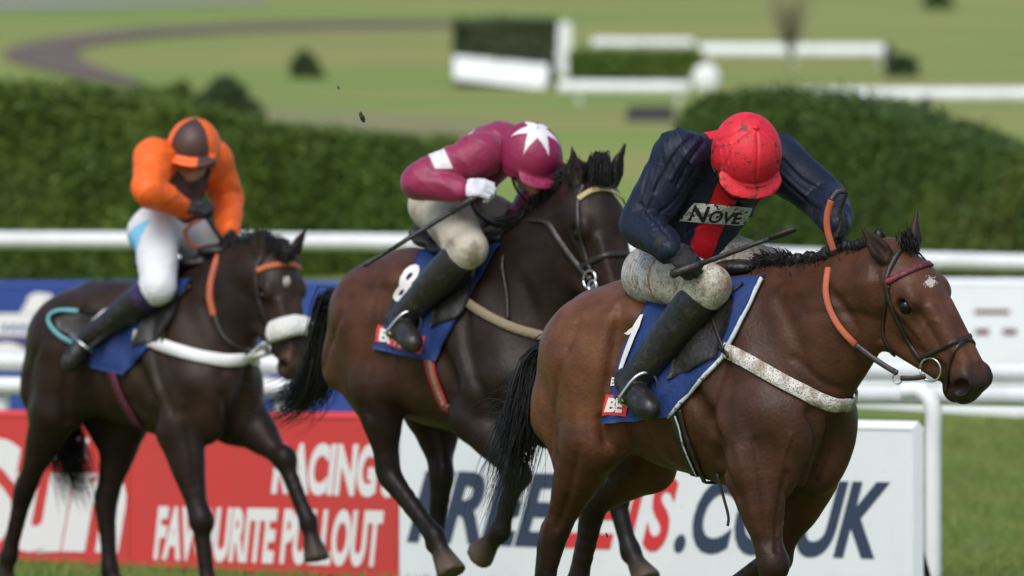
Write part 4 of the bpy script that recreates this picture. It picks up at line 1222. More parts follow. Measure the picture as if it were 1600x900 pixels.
# ------------------------------------------------------------------ tack
m_cloth = mat('blue_cloth', (.009, .034, .15), .7, bump=.3, bscale=40, vary=.15, speck=[((.03, .03, .05), 60, .68, .74)])
m_cloth2 = mat('navy_cloth', (.010, .02, .075), .7, bump=.3, bscale=40)
m_pipe = mat('pale_piping', (.55, .6, .62), .6, speck=[((.2, .17, .13), 60, .56, .66)])
m_web = mat('muddy_white_web', (.66, .64, .60), .8, bump=.5, bscale=90, speck=[((.30, .22, .16), 16, .42, .7), ((.17, .12, .085), 190, .50, .68)])
m_web3 = mat('white_web', (.74, .74, .74), .7, bump=.3, bscale=60)
m_tan = mat('tan_web', (.24, .19, .12), .8, bump=.4, bscale=80)
m_orange = mat('orange_grip', (.42, .10, .04), .65, bump=.2, bscale=160, vary=.15)
m_gold = mat('gold_band', (.42, .34, .16), .6)
m_steel = mat('steel', (.62, .62, .62), .28, metal=1)
m_redweb = mat('red_web', (.42, .03, .03), .7, bump=.3, bscale=80)
m_maroon = mat('maroon_web', (.10, .015, .03), .7)
m_fleece = mat('fleece', (.74, .73, .68), .95, bump=1.0, bscale=70)
m_teal = mat('teal_edge', (.12, .34, .36), .6)
m_bridle = mat('bridle_leather', (.022, .016, .013), .42, bump=.2, bscale=80)
m_redband = mat('red_band', (.22, .015, .025), .6, col2=(.05, .02, .03), nscale=55, nlo=.45, nhi=.55)
m_pony = mat('star_hair', (.62, .56, .50), .8, bump=.6, bscale=160)

def headmirror(Hd, P):
    o, R, s = Hd['head']; q = (Hd['fr'].l(P) - o) @ R; q[:, 1] *= -1
    return Hd['fr'].w(o + q @ R.T)
def heady(Hd, P):
    o, R, s = Hd['head']; return ((Hd['fr'].l(P) - o) @ R)[:, 1]
def bodymirror(Hd, P):
    q = Hd['fr'].l(P); q[:, 1] *= -1; return Hd['fr'].w(q)
def cast_line(Hd, pts, off=.004, n=7):
    q = spline([(p[0], p[1], 0) for p in pts], n); P, Nn = [], []
    for a in q:
        p, nn = cast_px(Hd['bvh'], a[0], a[1], off)
        if p is not None: P.append(p); Nn.append(nn)
    P, Nn = A(P), A(Nn)
    for _ in range(3):
        Nn[1:-1] = (Nn[:-2] + Nn[1:-1] + Nn[2:]) / 3
        P[1:-1] = P[1:-1] * .5 + (P[:-2] + P[2:]) * .25
    return P, Nn
def strap(Hd, root, name, pts, w, th, m, mirror=None, off=.003):
    P, Nn = cast_line(Hd, pts, off)
    if mirror == 'head':        # run on round the far side of the head
        k = heady(Hd, P) < -.002
        if k.sum() > 2: P, Nn = P[k], Nn[k]
        Q = headmirror(Hd, P); o, R, s = Hd['head']
        nq = headmirror(Hd, P + Nn) - Q
        ends = abs(heady(Hd, P)[[0, -1]])
        if ends.min() < .035:
            if ends[1] < ends[0]: P, Nn = np.r_[P, Q[::-1]], np.r_[Nn, nq[::-1]]
            else: P, Nn = np.r_[Q[::-1], P], np.r_[nq[::-1], Nn]
            mb = MB(); mb.ribbon(P, Nn, w, th); return mb.obj(name, m, root)
        mb = MB(); mb.ribbon(P, Nn, w, th); mb.obj(name, m, root)
        mb = MB(); mb.ribbon(Q, nq, w, th); return mb.obj(name, m, root)
    if mirror == 'body':
        k = Hd['fr'].l(P)[:, 1] < -.004; P, Nn = P[k], Nn[k]
        Q = bodymirror(Hd, P); nq = bodymirror(Hd, P + Nn) - Q
        P, Nn = np.r_[P, Q[::-1]], np.r_[Nn, nq[::-1]]
    mb = MB(); mb.ribbon(P, Nn, w, th); return mb.obj(name, m, root)
def line3(Hd, root, name, pts, d0, d1, r, m, flat_=.35, lift=.02, body=True):
    """rein through photo points, depth running from d0 to d1, kept outside the horse"""
    q = spline([(p[0], p[1], 0) for p in pts], 7); P = []
    for i, a in enumerate(q):
        d = d0 + (d1 - d0) * i / (len(q) - 1)
        p = at(a[0], a[1], d)
        if body:
            c, nn = cast_px(Hd['bvh'], a[0], a[1], lift)
            if c is not None and c[1] < p[1]: p = at(a[0], a[1], c[1])
        P.append(p)
    P = A(P)
    for _ in range(4): P[1:-1] = P[1:-1] * .5 + (P[:-2] + P[2:]) * .25
    mb = MB(); mb.tube(P, r, 8, flat=flat_, up=(0, -1, 0)); return mb.obj(name, m, root)
def grid_px(Hd, left, right, off, nu=26, nv=22):
    Lp, Rp = spline([(a, b, 0) for a, b in left], 8), spline([(a, b, 0) for a, b in right], 8)
    G = np.zeros((nv + 1, nu + 1, 3)); ok = np.zeros((nv + 1, nu + 1), bool)
    for i in range(nv + 1):
        tl = i / nv * (len(Lp) - 1); tr = i / nv * (len(Rp) - 1)
        l = A([np.interp(tl, range(len(Lp)), Lp[:, k]) for k in (0, 1)]); r = A([np.interp(tr, range(len(Rp)), Rp[:, k]) for k in (0, 1)])
        for j in range(nu + 1):
            q = l + (r - l) * j / nu
            p, nn = cast_px(Hd['bvh'], q[0], q[1], off)
            if p is not None: G[i, j] = p; ok[i, j] = True
    for j in range(nu + 1):            # columns that pass the outline: repeat the nearest hit
        for i in range(nv, -1, -1):
            if not ok[i, j]:
                src = [k for k in range(nv + 1) if ok[k, j]]
                if src: G[i, j] = G[min(src, key=lambda k: abs(k - i)), j]
    for _ in range(3):
        G[1:-1, 1:-1] = G[1:-1, 1:-1] * .4 + .15 * (G[:-2, 1:-1] + G[2:, 1:-1] + G[1:-1, :-2] + G[1:-1, 2:])
    return G
def sheet_grid(name, G, m, parent, thick=.006, seed=0, ripple=.0):
    nv, nu = G.shape[0] - 1, G.shape[1] - 1
    du = np.gradient(G, axis=1); dv = np.gradient(G, axis=0); N = np.cross(dv, du)
    N /= np.linalg.norm(N, axis=2)[..., None] + 1e-9
    mid = G.reshape(-1, 3).mean(0)
    if ripple:
        I, Jx = np.meshgrid(range(nv + 1), range(nu + 1), indexing='ij')
        G = G + N * (ripple * np.sin(Jx * .9 + I * .35 + seed) * np.minimum(1, np.abs(I - nv / 2) / (nv / 2) * 1.2))[..., None]
    V = np.r_[G.reshape(-1, 3), (G - N * thick).reshape(-1, 3)]; n = (nv + 1) * (nu + 1); w = nu + 1; f = []
    for i in range(nv):
        for j in range(nu):
            a = i * w + j; f.append((a, a + 1, a + w + 1, a + w)); f.append((n + a, n + a + w, n + a + w + 1, n + a + 1))
    ring = [j for j in range(w)] + [i * w + nu for i in range(1, nv + 1)] + [nv * w + j for j in range(nu - 1, -1, -1)] + [i * w for i in range(nv - 1, 0, -1)]
    for a, b in zip(ring, ring[1:] + ring[:1]): f.append((a, b, n + b, n + a))
    return make(name, V, f, m, parent)
def saddle_cloth(Hd, left, right, label, m=None, off=.016, ripple=.004):
    G = grid_px(Hd, left, right, off)
    Mi = bodymirror(Hd, G.reshape(-1, 3)).reshape(G.shape)
    top, tm = G[0], Mi[0]
    bridge = A([top * (1 - k) + tm * k for k in (.25, .5, .75)])
    bl = Hd['fr'].l(bridge.reshape(-1, 3)); bl[:, 2] += .012; bridge = Hd['fr'].w(bl).reshape(bridge.shape)
    full = np.concatenate([G[::-1], bridge, Mi])
    root = empty('saddle_cloth', Hd['fr'].w(np.r_[Hd['fr'].l(G.reshape(-1, 3)).mean(0)[:1], 0, Hd['fr'].l(G.reshape(-1, 3))[:, 2].min()]))
    sheet_grid('cloth', full, m or m_cloth, root, .006, 1, ripple)
    tag(root, label, 'saddle cloth', 'saddle cloths')
    return root, G
def decal(Hd, root, body, quad, m, off, bold=.03, shear=0.0, name='lettering', sub=0):
    V, F = text_mesh(body, 1.0, bold, shear, res=3)
    lo, hi = V.min(0), V.max(0); U = (V - lo) / (hi - lo)
    return decal_uv(Hd, root, U, F, quad, m, off, name)
def decal_uv(Hd, root, U, F, quad, m, off, name):
    me = bpy.data.meshes.new('tmp'); me.from_pydata([(u, v, 0) for u, v in U], [], F); bm = bmesh.new(); bm.from_mesh(me)
    for _ in range(2):
        bmesh.ops.triangulate(bm, faces=bm.faces[:])
        bmesh.ops.subdivide_edges(bm, edges=[e for e in bm.edges if e.calc_length() > .14], cuts=1)
    bmesh.ops.triangulate(bm, faces=bm.faces[:])
    U = [tuple(v.co)[:2] for v in bm.verts]; bm.verts.index_update(); F = [tuple(v.index for v in f.verts) for f in bm.faces]
    bm.free(); bpy.data.meshes.remove(me)
    tl, tr, br, bl = [A(q, float) for q in quad]; P = []
    for u, v in U:
        q = (bl + (br - bl) * u) * (1 - v) + (tl + (tr - tl) * u) * v
        p, nn = cast_px(Hd['bvh'], q[0], q[1], off)
        P.append(p)
    F = [f for f in F if all(P[i] is not None for i in f)]; P = [p if p is not None else np.mean([q for q in P if q is not None], 0) for p in P]
    return make(name, P, F, m, root, False)
SQ = ([(0, 0), (1, 0), (1, 1), (0, 1)], [(0, 1, 2, 3)])
def saddle(Hd, Kd, flapL, flapR, label, stir):
    fr = Hd['fr']; Pm = Kd['Pm']
    def backz(x):
        h = Hd['bvh'].ray_cast(Vector(fr.w([x, 0, 3.0])), Vector((0, 0, -1))); return fr.l(A(h[0]))[2]
    x0 = Pm[0]; S = SDF(); c = (.5, .5, .5)
    pts = [(x0 + .34, .05, .065), (x0 + .22, .035, .075), (x0 + .08, .035, .10), (x0 - .06, .045, .12), (x0 - .15, .085, .10)]
    for (xa, za, wa), (xb, zb, wb) in zip(pts[:-1], pts[1:]):
        S.ell(((xa + xb) / 2, 0, (backz(xa) + backz(xb)) / 2 + (za + zb) / 2 - .02), (abs(xa - xb) * .8, (wa + wb) / 2 + .01, .032), None, .04, c)
    S.ell((x0 - .15, 0, backz(x0 - .15) + .07), (.035, .12, .045), None, .03, c)
    V, F = S.mesh(.009, smooth=1)
    root = empty('saddle', fr.w([x0 + .1, 0, backz(x0 + .1)]))
    make('seat', fr.w(V), F, m_black, root)
    G = grid_px(Hd, flapL, flapR, .03, 10, 10); sheet_grid('flap', G, m_black, root, .006)
    Mi = bodymirror(Hd, G.reshape(-1, 3)).reshape(G.shape)[:, ::-1]; sheet_grid('flap', Mi, m_black, root, .006)
    for (a_, t_, k_, q) in stir:
        ft = unit(t_ - a_); dn = unit(unit(a_ - k_) - ft * (ft @ unit(a_ - k_))); ac = np.cross(ft, dn)
        cen = a_ + ft * .065 + dn * .03; mb = MB()
        lp = [cen + dn * .062 + ac * .055, cen + dn * .062 - ac * .055, cen - ac * .062 + dn * .01, cen - ac * .045 - dn * .055, cen - dn * .085, cen + ac * .045 - dn * .055, cen + ac * .062 + dn * .01, cen + dn * .062 + ac * .055]
        mb.tube(fr.w(spline(lp, 4)), .0075, 6); mb.obj('stirrup_iron', m_steel, root)
        top = A([x0 + .17, q * .19, backz(x0 + .17) - .08]); e_ = cen - dn * .085
        mb = MB(); L_ = fr.w(spline([e_, e_ * .6 + top * .4 + A([0, q * .012, 0]), top], 6)); mb.ribbon(L_, np.tile(fr.R[:, 1] * q, (len(L_), 1)), .024, .006); mb.obj('stirrup_leather', m_black, root)
    tag(root, label, 'saddle', 'racing saddles')
    return root
def whip(Kd, fr, p0, p1, d0, d1, label, grip=.28, fat=1.0):
    a, b = at(*p0, d0), at(*p1, d1); u_ = b - a
    root = empty('whip', a); mb = MB()
    mb.tube([a + u_ * t for t in (0, .3, .6, .78)], [.0125 * fat, .011 * fat, .010 * fat, .009 * fat], 8); mb.obj('shaft', m_black, root)
    mb = MB(); mb.tube([a + u_ * t for t in (-.08, -.06, .0, grip)], [.01 * fat, .019 * fat, .0155 * fat, .014 * fat], 8); mb.obj('handle', m_black, root)
    mb = MB(); mb.tube([a + u_ * t for t in (.775, .80, .97, 1.0)], [.01 * fat, .018 * fat, .018 * fat, .014 * fat], 8, flat=.5); mb.obj('flapper', m_black, root)
    return tag(root, label, 'whip', 'whips held by the jockeys')
def ring_at(Hd, root, name, px, py, rpx, m, r=.004, off=.012, nrm=None):
    p, nn = cast_px(Hd['bvh'], px, py, off)
    if p is None: p = at(px, py, Hd['fr'].o[1] - .5); nn = A([0, -1., 0])
    o, R, s = Hd['head']
    n_ = unit(Hd['fr'].R @ (R @ A([.0, -1, .25]))) if nrm is None else unit(nrm); R_ = rpx * p[1] / FPX
    e1 = unit(np.cross(n_, [.2, .3, 1])); e2 = np.cross(n_, e1)
    mb = MB(); mb.tube([p + R_ * (math.cos(a) * e1 + math.sin(a) * e2) for a in np.linspace(0, 2 * math.pi, 25)], r, 6); mb.obj(name, m, root)
    return p
def hair(Hd, name, m, verts): return make(name, verts.v, verts.f, m, Hd['o'], True)
def tail(Hd, path, n, spread, r0, seed, lenv=.35, curl=.03):
    r = np.random.default_rng(seed); fr = Hd['fr']; J = Hd['J']
    dk = A([-1.08 + J.get('hx', 0) + J.get('dx', 0), 0, 1.36 + J.get('dz', 0) + J.get('hz', 0)])
    pts = [dk + A([.03, 0, .0])] + [fr.loc(*p) for p in path]
    roots = [dk + A([.02, y, z]) for y in (-.03, 0, .03) for z in (-.03, 0, .02)]
    hair(Hd, 'tail', m_hair, world_hair(fr, strands(r, n, roots, pts, spread, r0, 9, lenv, curl)))
def world_hair(fr, mb):
    mb.v = [tuple(x) for x in fr.w(A(mb.v))]; return mb
def mane(Hd, crest, n, ln, seed, r0=.006, fall=(-.25, -.35, -.8), spread=.02):
    """short mane along the crest, given in photo pixels on the midline; roots sit on the neck"""
    r = np.random.default_rng(seed); fr = Hd['fr']; mb = MB(); c = spline([fr.loc(p[0], p[1], 0) for p in crest], 10)
    for i in range(n):
        t = r.uniform(0, len(c) - 1.01); a = int(t); p = c[a] + (c[a + 1] - c[a]) * (t - a); q = p + A([0, r.normal(0, .02), .3])
        h = Hd['bvh'].ray_cast(Vector(fr.w(q)), Vector((0, 0, -1)))
        if h[0] is None: continue
        b = fr.l(A(h[0])); f_ = unit(A(fall) + r.normal(0, .3, 3)); l_ = ln * r.uniform(.5, 1.2)
        q = spline([b - A([0, 0, .01]), b + A([0, 0, .03 * l_ / .1]) + f_ * l_ * .25, b + f_ * l_ * .7 + A([0, 0, .015]) + r.normal(0, .08, 3) * l_, b + f_ * l_ + r.normal(0, .1, 3) * l_], 2)
        mb.tube(q, [r0 * (1 - .85 * (k / 6) ** 2) for k in range(7)], 3)
    return hair(Hd, 'mane', m_hair, world_hair(fr, mb))
def forelock(Hd, n, ln, seed, wide=.03, r0=.005, back=0.0, up=0.0):
    r = np.random.default_rng(seed); o, R, s = Hd['head']; mb = MB()
    for i in range(n):
        b = A([r.uniform(-.02, .05) - back, r.normal(0, wide), r.uniform(-.03, .01)]); l_ = ln * r.uniform(.5, 1.1); k = r.normal(0, .25)
        P = [b, b + A([l_ * .1 - up * .5, k * l_ * .3, l_ * .35 + up * .3]), b + A([l_ * .55, k * l_ * .7, l_ * .4]), b + A([l_ * .95, k * l_, l_ * .22])]
        mb.tube([o + R @ (q * s) for q in spline(P, 2)], [r0 * (1 - .85 * (j / 6) ** 2) for j in range(7)], 3)
    return hair(Hd, 'forelock', m_hair, world_hair(Hd['fr'], mb))

# ---- leading horse
H, K = horse1, jockey1
tail(H, [(848, 560, -.02), (826, 640, -.06), (804, 720, -.07), (780, 810, -.06)], 800, .046, .003, 5, .55, .05)
r_ = np.random.default_rng(77); wb = MB()
for k in range(46):         # stray hairs blown back from the tail
    y = r_.uniform(600, 690); p0 = fr1.loc(r_.uniform(800, 822), y, -.08); ln = r_.uniform(.08, .2)
    d_ = A([-.75, r_.normal(-.1, .3), r_.normal(.05, .45)]); d_ = d_ / np.linalg.norm(d_)
    wb.tube(spline([p0, p0 + d_ * ln * .5 + A([0, 0, .03]), p0 + d_ * ln + A([0, 0, r_.normal(-.02, .03)])], 3), [.0016, .0016, .0014, .0013, .0011, .0008, .0005], 3)
hair(H, 'tail_wisp', m_hair, world_hair(fr1, wb))
mb = MB(); r_ = np.random.default_rng(12)
for k in range(26):      # knots of the plaited mane
    x = 1212 + k * 6.6; y = np.interp(x, [1200, 1290, 1375], [437, 425, 400])
    p = fr1.loc(x, y, 0); h = H['bvh'].ray_cast(Vector(fr1.w(p + A([0, -.012, .4]))), Vector((0, 0, -1)))
    if h[0] is None: continue
    b = fr1.l(A(h[0])) + A([0, 0, .012]); S_ = MB(); rr = r_.uniform(.013, .021)
    vv = []
    for i in range(7):
        for j in range(10):
            th, ph = math.pi * i / 6, 2 * math.pi * j / 10
            vv.append(b + rr * (1 + .18 * math.sin(5 * ph + 3 * th + k)) * A([math.sin(th) * math.cos(ph), math.sin(th) * math.sin(ph), 1.25 * math.cos(th)]))
    S_.add(vv, [(i * 10 + j, (i + 1) * 10 + j, (i + 1) * 10 + (j + 1) % 10, i * 10 + (j + 1) % 10) for i in range(6) for j in range(10)])
    hair(H, 'mane_plait', m_hair, world_hair(fr1, S_))
mane(H, [(1195, 440), (1250, 430), (1310, 420), (1370, 402)], 700, .032, 6, .0022, fall=(-.3, -.7, .3))
mane(H, [(1190, 442), (1215, 436), (1240, 432)], 260, .06, 61, .0026, fall=(-.3, -.5, .3))
forelock(H, 130, .026, 7, .016, .002, back=.035, up=.03)
root, G = saddle_cloth(H, [(1022, 462), (990, 520), (966, 590), (941, 661)], [(1194, 437), (1166, 490), (1132, 555), (1048, 650)],
                       'blue saddle cloth with number 1 under the leading jockey')
mb = MB(); e_ = G[:, -1] ; mb.tube(e_, .009, 6); mb.obj('piping', m_pipe, root)
decal_uv(H, root, [(1, 1), (.92, .78), (.28, .01), (0, 0), (.62, .70), (.42, .66), (.22, .72), (.62, .82), (.86, 1)], [(0, 1, 2, 3, 4, 5, 6, 7, 8)], [(974, 497), (1010, 497), (1010, 578), (974, 578)], m_whitep, .0285, 'number')
decal(H, root, 'BO', [(962, 590), (980, 590), (978, 603), (960, 603)], m_whitep, .0285, .02)
decal_uv(H, root, *SQ, [(951, 616), (990, 618), (987, 648), (945, 646)], m_redp, .0265, 'print')
decal(H, root, 'BE', [(957, 621), (986, 622), (982, 643), (950, 642)], m_whitep, .0295, .05)
stir1 = [(fr1.loc(996, 590, -.3), fr1.loc(1022, 622, -.36), fr1.loc(1110, 432, -.27), -1), (fr1.loc(1100, 560, .28), fr1.loc(1130, 600, .33), fr1.loc(1200, 418, .2), 1)]
saddle(H, K, [(1078, 470), (1062, 530), (1048, 596)], [(1150, 470), (1140, 520), (1122, 560)], 'black saddle on the leading bay horse', stir1)
g_ = empty('girth', fr1.w([-.15, 0, .82]))
strap(H, g_, 'strap', [(1052, 640), (1056, 655), (1068, 695), (1098, 764)], .035, .006, m_black, 'body', .012)
strap(H, g_, 'strap', [(1064, 640), (1068, 655), (1081, 695), (1110, 764)], .022, .006, m_black, 'body', .012)
strap(H, g_, 'edge', [(1060, 648), (1063, 660), (1075, 697), (1103, 762)], .006, .004, m_pipe, 'body', .02)
p_, n_ = cast_px(H['bvh'], 1120, 740, .0)
mb = MB(); mb.tube(spline([p_, at(1130, 775, p_[1] - .01), at(1138, 806, p_[1] - .01), at(1137, 822, p_[1] - .01)], 5), [.011] * 16, 6, flat=.5); mb.obj('strap_end', m_black, g_)
tag(g_, 'black girth round the belly of the leading horse with a dangling end', 'girth', 'girths')
bg_ = empty('breast_girth', fr1.w([.2, 0, 1.1]))
strap(H, bg_, 'strap', [(1082, 532), (1135, 546), (1190, 578), (1240, 606), (1280, 624), (1306, 631), (1324, 627)], .058, .008, m_web, 'body', .01)
strap(H, bg_, 'buckle_strap', [(1084, 530), (1106, 534), (1140, 548), (1146, 558)], .016, .005, m_black, None, .022)
strap(H, bg_, 'neck_loop', [(1140, 545), (1128, 520), (1122, 495), (1130, 480), (1165, 452)], .012, .004, m_black, None, .03)
tag(bg_, 'mud splashed white breast girth across the chest of the leading horse', 'breast girth', 'breast girths')
br_ = empty('bridle', fr1.w(H['head'][0]))
strap(H, br_, 'browband', [(1384, 441), (1408, 430), (1434, 418), (1452, 414), (1468, 414)], .022, .006, m_redband, 'head')
strap(H, br_, 'cheekpiece', [(1412, 386), (1399, 402), (1384, 440), (1396, 485), (1420, 535), (1442, 566)], .018, .006, m_bridle, 'head')
strap(H, br_, 'throat_lash', [(1388, 446), (1384, 478), (1380, 515), (1388, 542), (1400, 556)], .013, .005, m_bridle, 'head')
strap(H, br_, 'noseband', [(1436, 562), (1462, 548), (1486, 536), (1506, 530)], .019, .006, m_bridle, 'head')
strap(H, br_, 'flash_strap', [(1502, 534), (1487, 556), (1482, 585), (1478, 612)], .014, .006, m_bridle, 'head')
pb = ring_at(H, br_, 'bit_ring', 1457, 576, 18.5, m_steel, .0045, .014)
hz_ = fr1.w(K['wl'])[1] - .05
pr = at(1402, 592, pb[1] + .02); ring_at(H, br_, 'rein_ring', 1402, 592, 8, m_steel, .003, .02)
line3(H, br_, 'rein', [(1446, 588), (1428, 591), (1407, 591)], pb[1] - .01, pb[1] + .02, .0095, m_bridle, body=False)
line3(H, br_, 'rein', [(1402, 583), (1372, 565), (1336, 538)], pb[1] + .02, pb[1] + .12, .0105, m_bridle)
line3(H, br_, 'rein_grip', [(1338, 540), (1312, 512), (1295, 480), (1290, 450), (1294, 418)], pb[1] + .12, hz_, .0125, m_orange, .32)
line3(H, br_, 'rein_grip', [(1303, 392), (1294, 365), (1292, 338), (1299, 313)], hz_ - .06, hz_ - .08, .0125, m_orange, .32, body=False)
line3(H, br_, 'rein_end', [(1299, 313), (1308, 300), (1322, 299), (1318, 312), (1312, 330), (1316, 348), (1308, 372)], hz_ - .08, hz_ - .04, .011, m_bridle, .5, body=False)
p_, n_ = cast_px(H['bvh'], 1482, 606, .0)
tag(br_, 'brown leather bridle with red browband and orange rubber reins on the leading horse', 'bridle', 'bridles')
o_, R_h, s_h = H['head']
mb = MB(); r_ = np.random.default_rng(3)
for k in range(300):         # white star of hairs
    x, y = 1453 + r_.normal(0, 3.6), 440 + r_.normal(0, 3.2); p, n_ = cast_px(H['bvh'], x, y, .001)
    if p is None: continue
    d_ = fr1.R @ (R_h @ A([.9, r_.normal(0, .3), .0])); d_ = d_ - n_ * (d_ @ n_) - n_ * .05; mb.tube([p, p + d_ * .009], [.0013, .0006], 3)
hair(H, 'star', m_pony, mb)
whip(K, fr1, (1062, 424), (1243, 358), fr1.w(K['wr'])[1] - .06, fr1.w(K['wr'])[1] - .2, 'black whip held across the body by the red capped jockey', .18)
# emblem patch on the chest
jo = K['o']; jk = [c for c in jo.children if c.name.startswith('jacket')][0]
V_ = np.zeros(len(jk.data.vertices) * 3, np.float32); jk.data.vertices.foreach_get('co', V_); V_ = fr1.w(V_.reshape(-1, 3))
jb = BVHTree.FromPolygons([tuple(v) for v in V_], [tuple(p.vertices) for p in jk.data.polygons])
JH = dict(bvh=jb, fr=fr1)
m_patch = mat('muddy_patch', (.62, .62, .60), .8, bump=.3, bscale=60, speck=[((.04, .035, .03), 75, .55, .62)])
m_ptxt = mat('patch_print', (.015, .015, .02), .8)
quad = [(1084, 316), (1174, 324), (1164, 352), (1062, 344)]
decal_uv(JH, jo, [(i / 8, j / 3) for j in range(4) for i in range(9)], [(j * 9 + i, j * 9 + i + 1, j * 9 + i + 10, j * 9 + i + 9) for j in range(3) for i in range(8)], quad, m_patch, .006, 'chest_patch')
decal(JH, jo, 'N', [(1084, 319), (1110, 322), (1100, 346), (1075, 343)], m_ptxt, .0085, .025)
decal(JH, jo, 'OVE', [(1112, 327), (1160, 331), (1152, 349), (1103, 346)], m_ptxt, .0085, .025)

# ---- middle horse
H, K = horse2, jockey2
tail(H, [(520, 470, .0), (508, 540, .0), (494, 596, .0), (466, 626, .0), (432, 640, .0)], 1000, .05, .0038, 8, .4, .05)
mane(H, [(800, 402), (850, 345), (890, 305), (925, 285)], 1700, .055, 9, .0028, fall=(-.25, -.35, -.1), spread=.03)
forelock(H, 230, .055, 10, .022, .0028, back=.05, up=.075)
root, G = saddle_cloth(H, [(655, 400), (628, 450), (604, 500), (586, 545)], [(782, 386), (752, 440), (715, 500), (684, 566)],
                       'blue saddle cloth with number 8 under the maroon jockey')
decal(H, root, '8', [(632, 420), (662, 420), (642, 472), (612, 472)], m_whitep, .0285, .035, .1, 'number')
decal_uv(H, root, *SQ, [(596, 508), (668, 528), (664, 554), (592, 534)], m_redp, .0265, 'print')
decal(H, root, 'BETFRED', [(599, 513), (666, 531), (662, 550), (596, 533)], m_whitep, .0295, .05)
stir2 = [(fr2.loc(632, 492, -.3), fr2.loc(652, 522, -.36), fr2.loc(732, 388, -.26), -1), (fr2.loc(750, 480, .27), fr2.loc(775, 520, .3), fr2.loc(808, 358, .22), 1)]
saddle(H, K, [(700, 420), (690, 460), (680, 510)], [(750, 425), (738, 470), (715, 500)], 'black saddle on the middle horse', stir2)
g_ = empty('girth', fr2.w([-.15, 0, .88]))
strap(H, g_, 'strap', [(673, 562), (676, 578), (686, 608), (700, 640)], .05, .006, m_redweb, 'body', .012)
strap(H, g_, 'stripe', [(675, 564), (678, 580), (688, 610), (701, 638)], .018, .004, m_tan, 'body', .019)
tag(g_, 'red girth with a tan stripe round the middle horse', 'girth', 'girths')
bg_ = empty('breast_girth', fr2.w([.2, 0, 1.2]))
strap(H, bg_, 'strap', [(712, 455), (742, 480), (780, 503), (820, 518), (868, 528), (905, 524)], .04, .007, m_tan, 'body', .01)
strap(H, bg_, 'neck_loop', [(795, 500), (794, 460), (788, 420), (790, 400)], .014, .005, m_bridle, None, .012)
tag(bg_, 'tan breast girth across the chest of the middle horse', 'breast girth', 'breast girths')
br_ = empty('bridle', fr2.w(H['head'][0]))
strap(H, br_, 'browband', [(904, 312), (922, 300), (945, 296), (980, 300)], .026, .007, m_gold, 'head')
strap(H, br_, 'cheekpiece', [(912, 290), (903, 312), (904, 350), (914, 395), (924, 425)], .022, .007, m_bridle, 'head')
strap(H, br_, 'noseband', [(906, 420), (925, 408), (950, 398), (985, 396)], .026, .007, m_bridle, 'head')
pb = ring_at(H, br_, 'bit_ring', 926, 436, 14, m_steel, .006, .016)
ring_at(H, br_, 'rein_ring', 934, 446, 9, m_steel, .006, .03)
hz_ = fr2.w(K['wl'])[1] - .08
line3(H, br_, 'rein', [(922, 436), (895, 405), (870, 370), (852, 345), (815, 345), (790, 352)], pb[1], hz_, .013, m_bridle)
line3(H, br_, 'rein_end', [(846, 328), (815, 338), (780, 342), (750, 355), (728, 372)], hz_ - .02, hz_ - .12, .012, m_bridle, .6, body=False)
line3(H, br_, 'rein_end', [(795, 352), (770, 350), (748, 335), (738, 318)], hz_ - .02, fr2.w(K['wr'])[1] - .04, .012, m_bridle, .6, body=False)
mb = MB(); c_ = at(731, 373, hz_ - .12)
mb.add([c_ + .022 * A([1.5 * math.sin(math.pi * i / 6) * math.cos(2 * math.pi * j / 8), math.sin(math.pi * i / 6) * math.sin(2 * math.pi * j / 8), math.cos(math.pi * i / 6) * (1 + .3 * math.sin(j))]) for i in range(7) for j in range(8)],
       [(i * 8 + j, (i + 1) * 8 + j, (i + 1) * 8 + (j + 1) % 8, i * 8 + (j + 1) % 8) for i in range(6) for j in range(8)]); mb.obj('rein_knot', m_bridle, br_)
tag(br_, 'dark bridle with a pale gold browband on the middle horse', 'bridle', 'bridles')
whip(K, fr2, (738, 311), (568, 416), fr2.w(K['wr'])[1] - .05, fr2.w(K['wr'])[1] - .12, 'black whip trailing back from the maroon jockey', .2)

# ---- last horse
H, K = horse3, jockey3
tail(H, [(84, 540, .02), (96, 620, .05), (105, 690, .07), (128, 778, .08)], 1200, .045, .004, 13, .28, .04)
mane(H, [(305, 442), (350, 412), (400, 398), (430, 394)], 1100, .055, 14, .003, fall=(-.3, .3, .2))
forelock(H, 220, .06, 15, .015, .003, back=.03, up=.05)
root, G = saddle_cloth(H, [(222, 448), (178, 490), (150, 530), (140, 572)], [(300, 440), (268, 490), (236, 540), (196, 585)],
                       'bright blue saddle cloth under the orange jockey')
decal_uv(H, root, *SQ, [(150, 498), (206, 468), (190, 500), (138, 520)], m_whitep, .03, 'print')
rp, rn = cast_line(H, [(124, 487), (88, 489), (78, 502), (92, 523), (116, 538)], .014)
mb = MB(); mb.ribbon(rp, rn, .022, .006); mb.obj('edging', m_teal, root)
G2 = grid_px(H, [(120, 490), (90, 496), (92, 518)], [(165, 490), (158, 512), (150, 535)], .012, 8, 8); sheet_grid('back_pad', G2, m_black, root)
stir3 = [(fr3.loc(146, 524, -.29), fr3.loc(122, 556, -.34), fr3.loc(248, 448, -.26), -1), (fr3.loc(262, 520, .27), fr3.loc(280, 560, .3), fr3.loc(322, 408, .24), 1)]
saddle(H, K, [(236, 470), (225, 505), (212, 540)], [(285, 465), (272, 500), (250, 535)], 'black saddle on the last horse', stir3)
g_ = empty('girth', fr3.w([-.15, 0, .8]))
strap(H, g_, 'strap', [(176, 578), (180, 590), (194, 625), (218, 662)], .05, .007, m_maroon, 'body', .014)
tag(g_, 'maroon girth round the last horse', 'girth', 'girths')
bg_ = empty('breast_girth', fr3.w([.2, 0, 1.1]))
